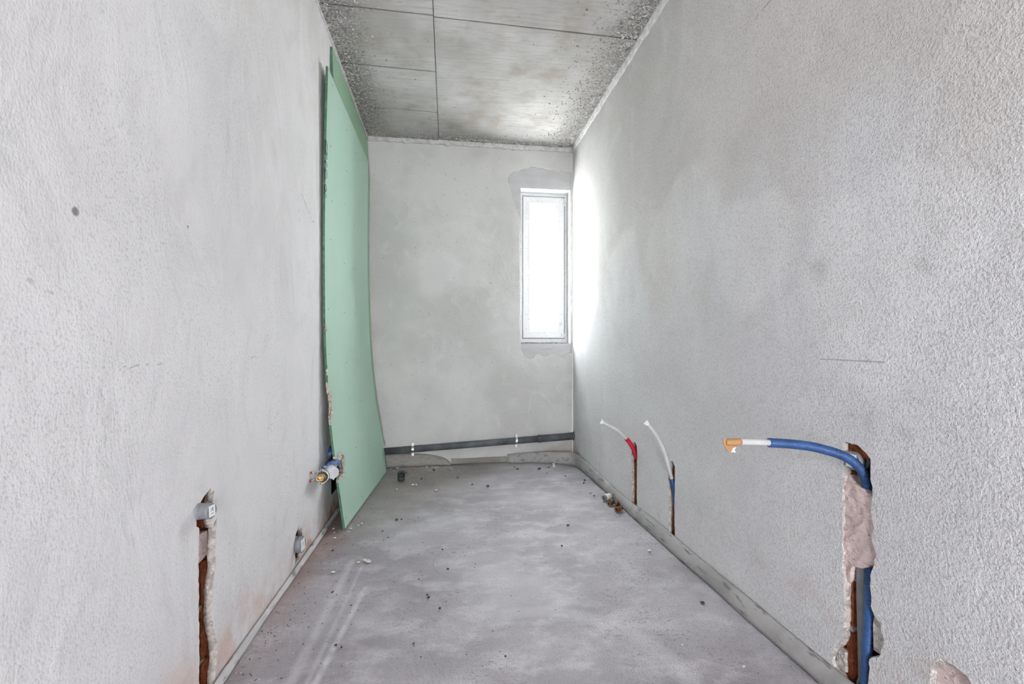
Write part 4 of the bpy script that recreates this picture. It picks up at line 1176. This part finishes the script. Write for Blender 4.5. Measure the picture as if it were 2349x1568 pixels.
# ---------------------------------------------------------------- crumbs and chips on the floor
def chip_mesh(name, seed, flat):
    r = random.Random(seed); bm = bmesh.new()
    bmesh.ops.create_icosphere(bm, subdivisions=1, radius=1.0)
    for v in bm.verts: v.co = Vector((v.co.x * r.uniform(0.6, 1.3), v.co.y * r.uniform(0.6, 1.3), (v.co.z * r.uniform(0.6, 1.2) + 0.7) * flat))
    me = bpy.data.meshes.new(name); bm.to_mesh(me); bm.free()
    return me
dark_m = [chip_mesh('debris_crumb', 100 + i, 0.5) for i in range(4)]; pale_m = [chip_mesh('plaster_chip', 200 + i, 0.45) for i in range(4)]
for m_ in dark_m: m_.materials.append(M['crumb'])
for m_ in pale_m: m_.materials.append(M['chip'])
DARK = [(-0.205, 3.681, 6), (-0.118, 3.936, 11), (0.077, 3.679, 8), (0.18, 3.472, 8), (0.292, 3.412, 10), (0.214, 4.05, 5), (0.585, 3.882, 9), (0.568, 3.944, 7), (0.772, 3.856, 12), (0.86, 3.887, 7),
        (0.682, 2.581, 9), (0.579, 2.314, 7), (-0.027, 2.356, 5), (-0.001, 2.14, 6), (-0.084, 1.926, 5), (-0.078, 1.902, 8), (-0.031, 1.818, 6), (-0.126, 2.064, 4), (-0.301, 2.807, 9), (-0.273, 2.81, 6),
        (-0.359, 2.641, 5), (-0.319, 2.55, 4), (-0.573, 2.421, 5), (-0.474, 2.001, 6), (-0.378, 1.888, 4), (-0.378, 1.638, 5), (-0.357, 1.626, 4), (1.0, 1.71, 9), (1.02, 3.394, 9), (1.05, 3.47, 8),
        (1.00, 3.084, 7), (0.995, 3.145, 6), (-0.116, 1.611, 4), (0.187, 1.503, 4), (0.30, 3.42, 6), (0.93, 3.60, 7), (0.80, 3.70, 5)]
PALE = [(-0.26, 3.522, 11), (-0.235, 3.519, 10), (-0.082, 3.366, 10), (-0.08, 3.555, 5), (0.089, 3.893, 6), (0.024, 3.975, 7), (-0.421, 4.04, 10), (-0.479, 4.02, 8), (-0.364, 3.426, 7), (-0.515, 2.182, 8),
        (-0.374, 2.268, 14), (-0.392, 2.288, 9), (-0.42, 2.265, 8), (-0.494, 2.771, 9), (-0.509, 2.746, 6), (-0.545, 2.66, 6), (-0.637, 2.711, 8), (-0.542, 2.704, 8), (-0.413, 1.958, 5), (0.93, 1.351, 6),
        (0.791, 1.48, 4), (1.018, 1.585, 4), (1.002, 2.203, 9), (-0.60, 2.58, 7), (-0.62, 2.66, 5), (-0.45, 3.95, 7)]
for lst, meshes, nm, lab, grp, cat in ((DARK, dark_m, 'debris_crumb', 'tiny dark crumb of debris', 'dark crumbs scattered on the floor', 'debris'),
                                       (PALE, pale_m, 'plaster_chip', 'tiny pale plaster chip', 'pale plaster chips scattered on the floor', 'debris')):
    for i, (x, y, s_) in enumerate(lst):
        o = bpy.data.objects.new(nm, meshes[i % 4]); COL.objects.link(o)
        k = s_ * 0.0013
        o.scale = (k, k * rnd.uniform(0.6, 1.0), k); o.rotation_euler = (0, 0, rnd.uniform(0, 6.28)); o.location = (x, y, -0.0008)
        where = 'near the back wall' if y > 3.3 else 'by the left wall side' if x < -0.25 else 'by the right foam strip' if x > 0.9 else 'in the middle of the floor'
        tag(o, lab + ' ' + where, cat, grp)
for mname, mat_, n_, seed in (('fine_grit', M['crumb'], 700, 61), ('plaster_dust_grains', M['chip'], 700, 62)):
    mb = MB(); r = random.Random(seed)
    for i in range(n_):
        w = r.random()
        if w < 0.35: x, y = XL + 0.03 + r.expovariate(1 / 0.12), r.uniform(1.3, 4.0)
        elif w < 0.6: x, y = r.uniform(XL + .1, XR - .1), YB - 0.06 - r.expovariate(1 / 0.3)
        elif w < 0.7: x, y = XR - 0.05 - r.expovariate(1 / 0.1), r.uniform(1.3, 3.9)
        else: x, y = r.uniform(XL + .05, XR - .05), r.uniform(1.2, 4.0)
        if not (XL + 0.03 < x < XR - 0.05 and 1.2 < y < YB - 0.06): continue
        lump(mb, (x, y, -0.0015), r.uniform(0.0012, 0.0032), r, 0.9, -1)
    o = mb.build(mname, mat_, fix=False)
    tag(o, 'fine dark grit strewn over the floor' if mname == 'fine_grit' else 'fine pale plaster grains strewn over the floor', 'debris', None, 'stuff')

for o in bpy.data.objects:
    if '_w' in o: del o['_w']
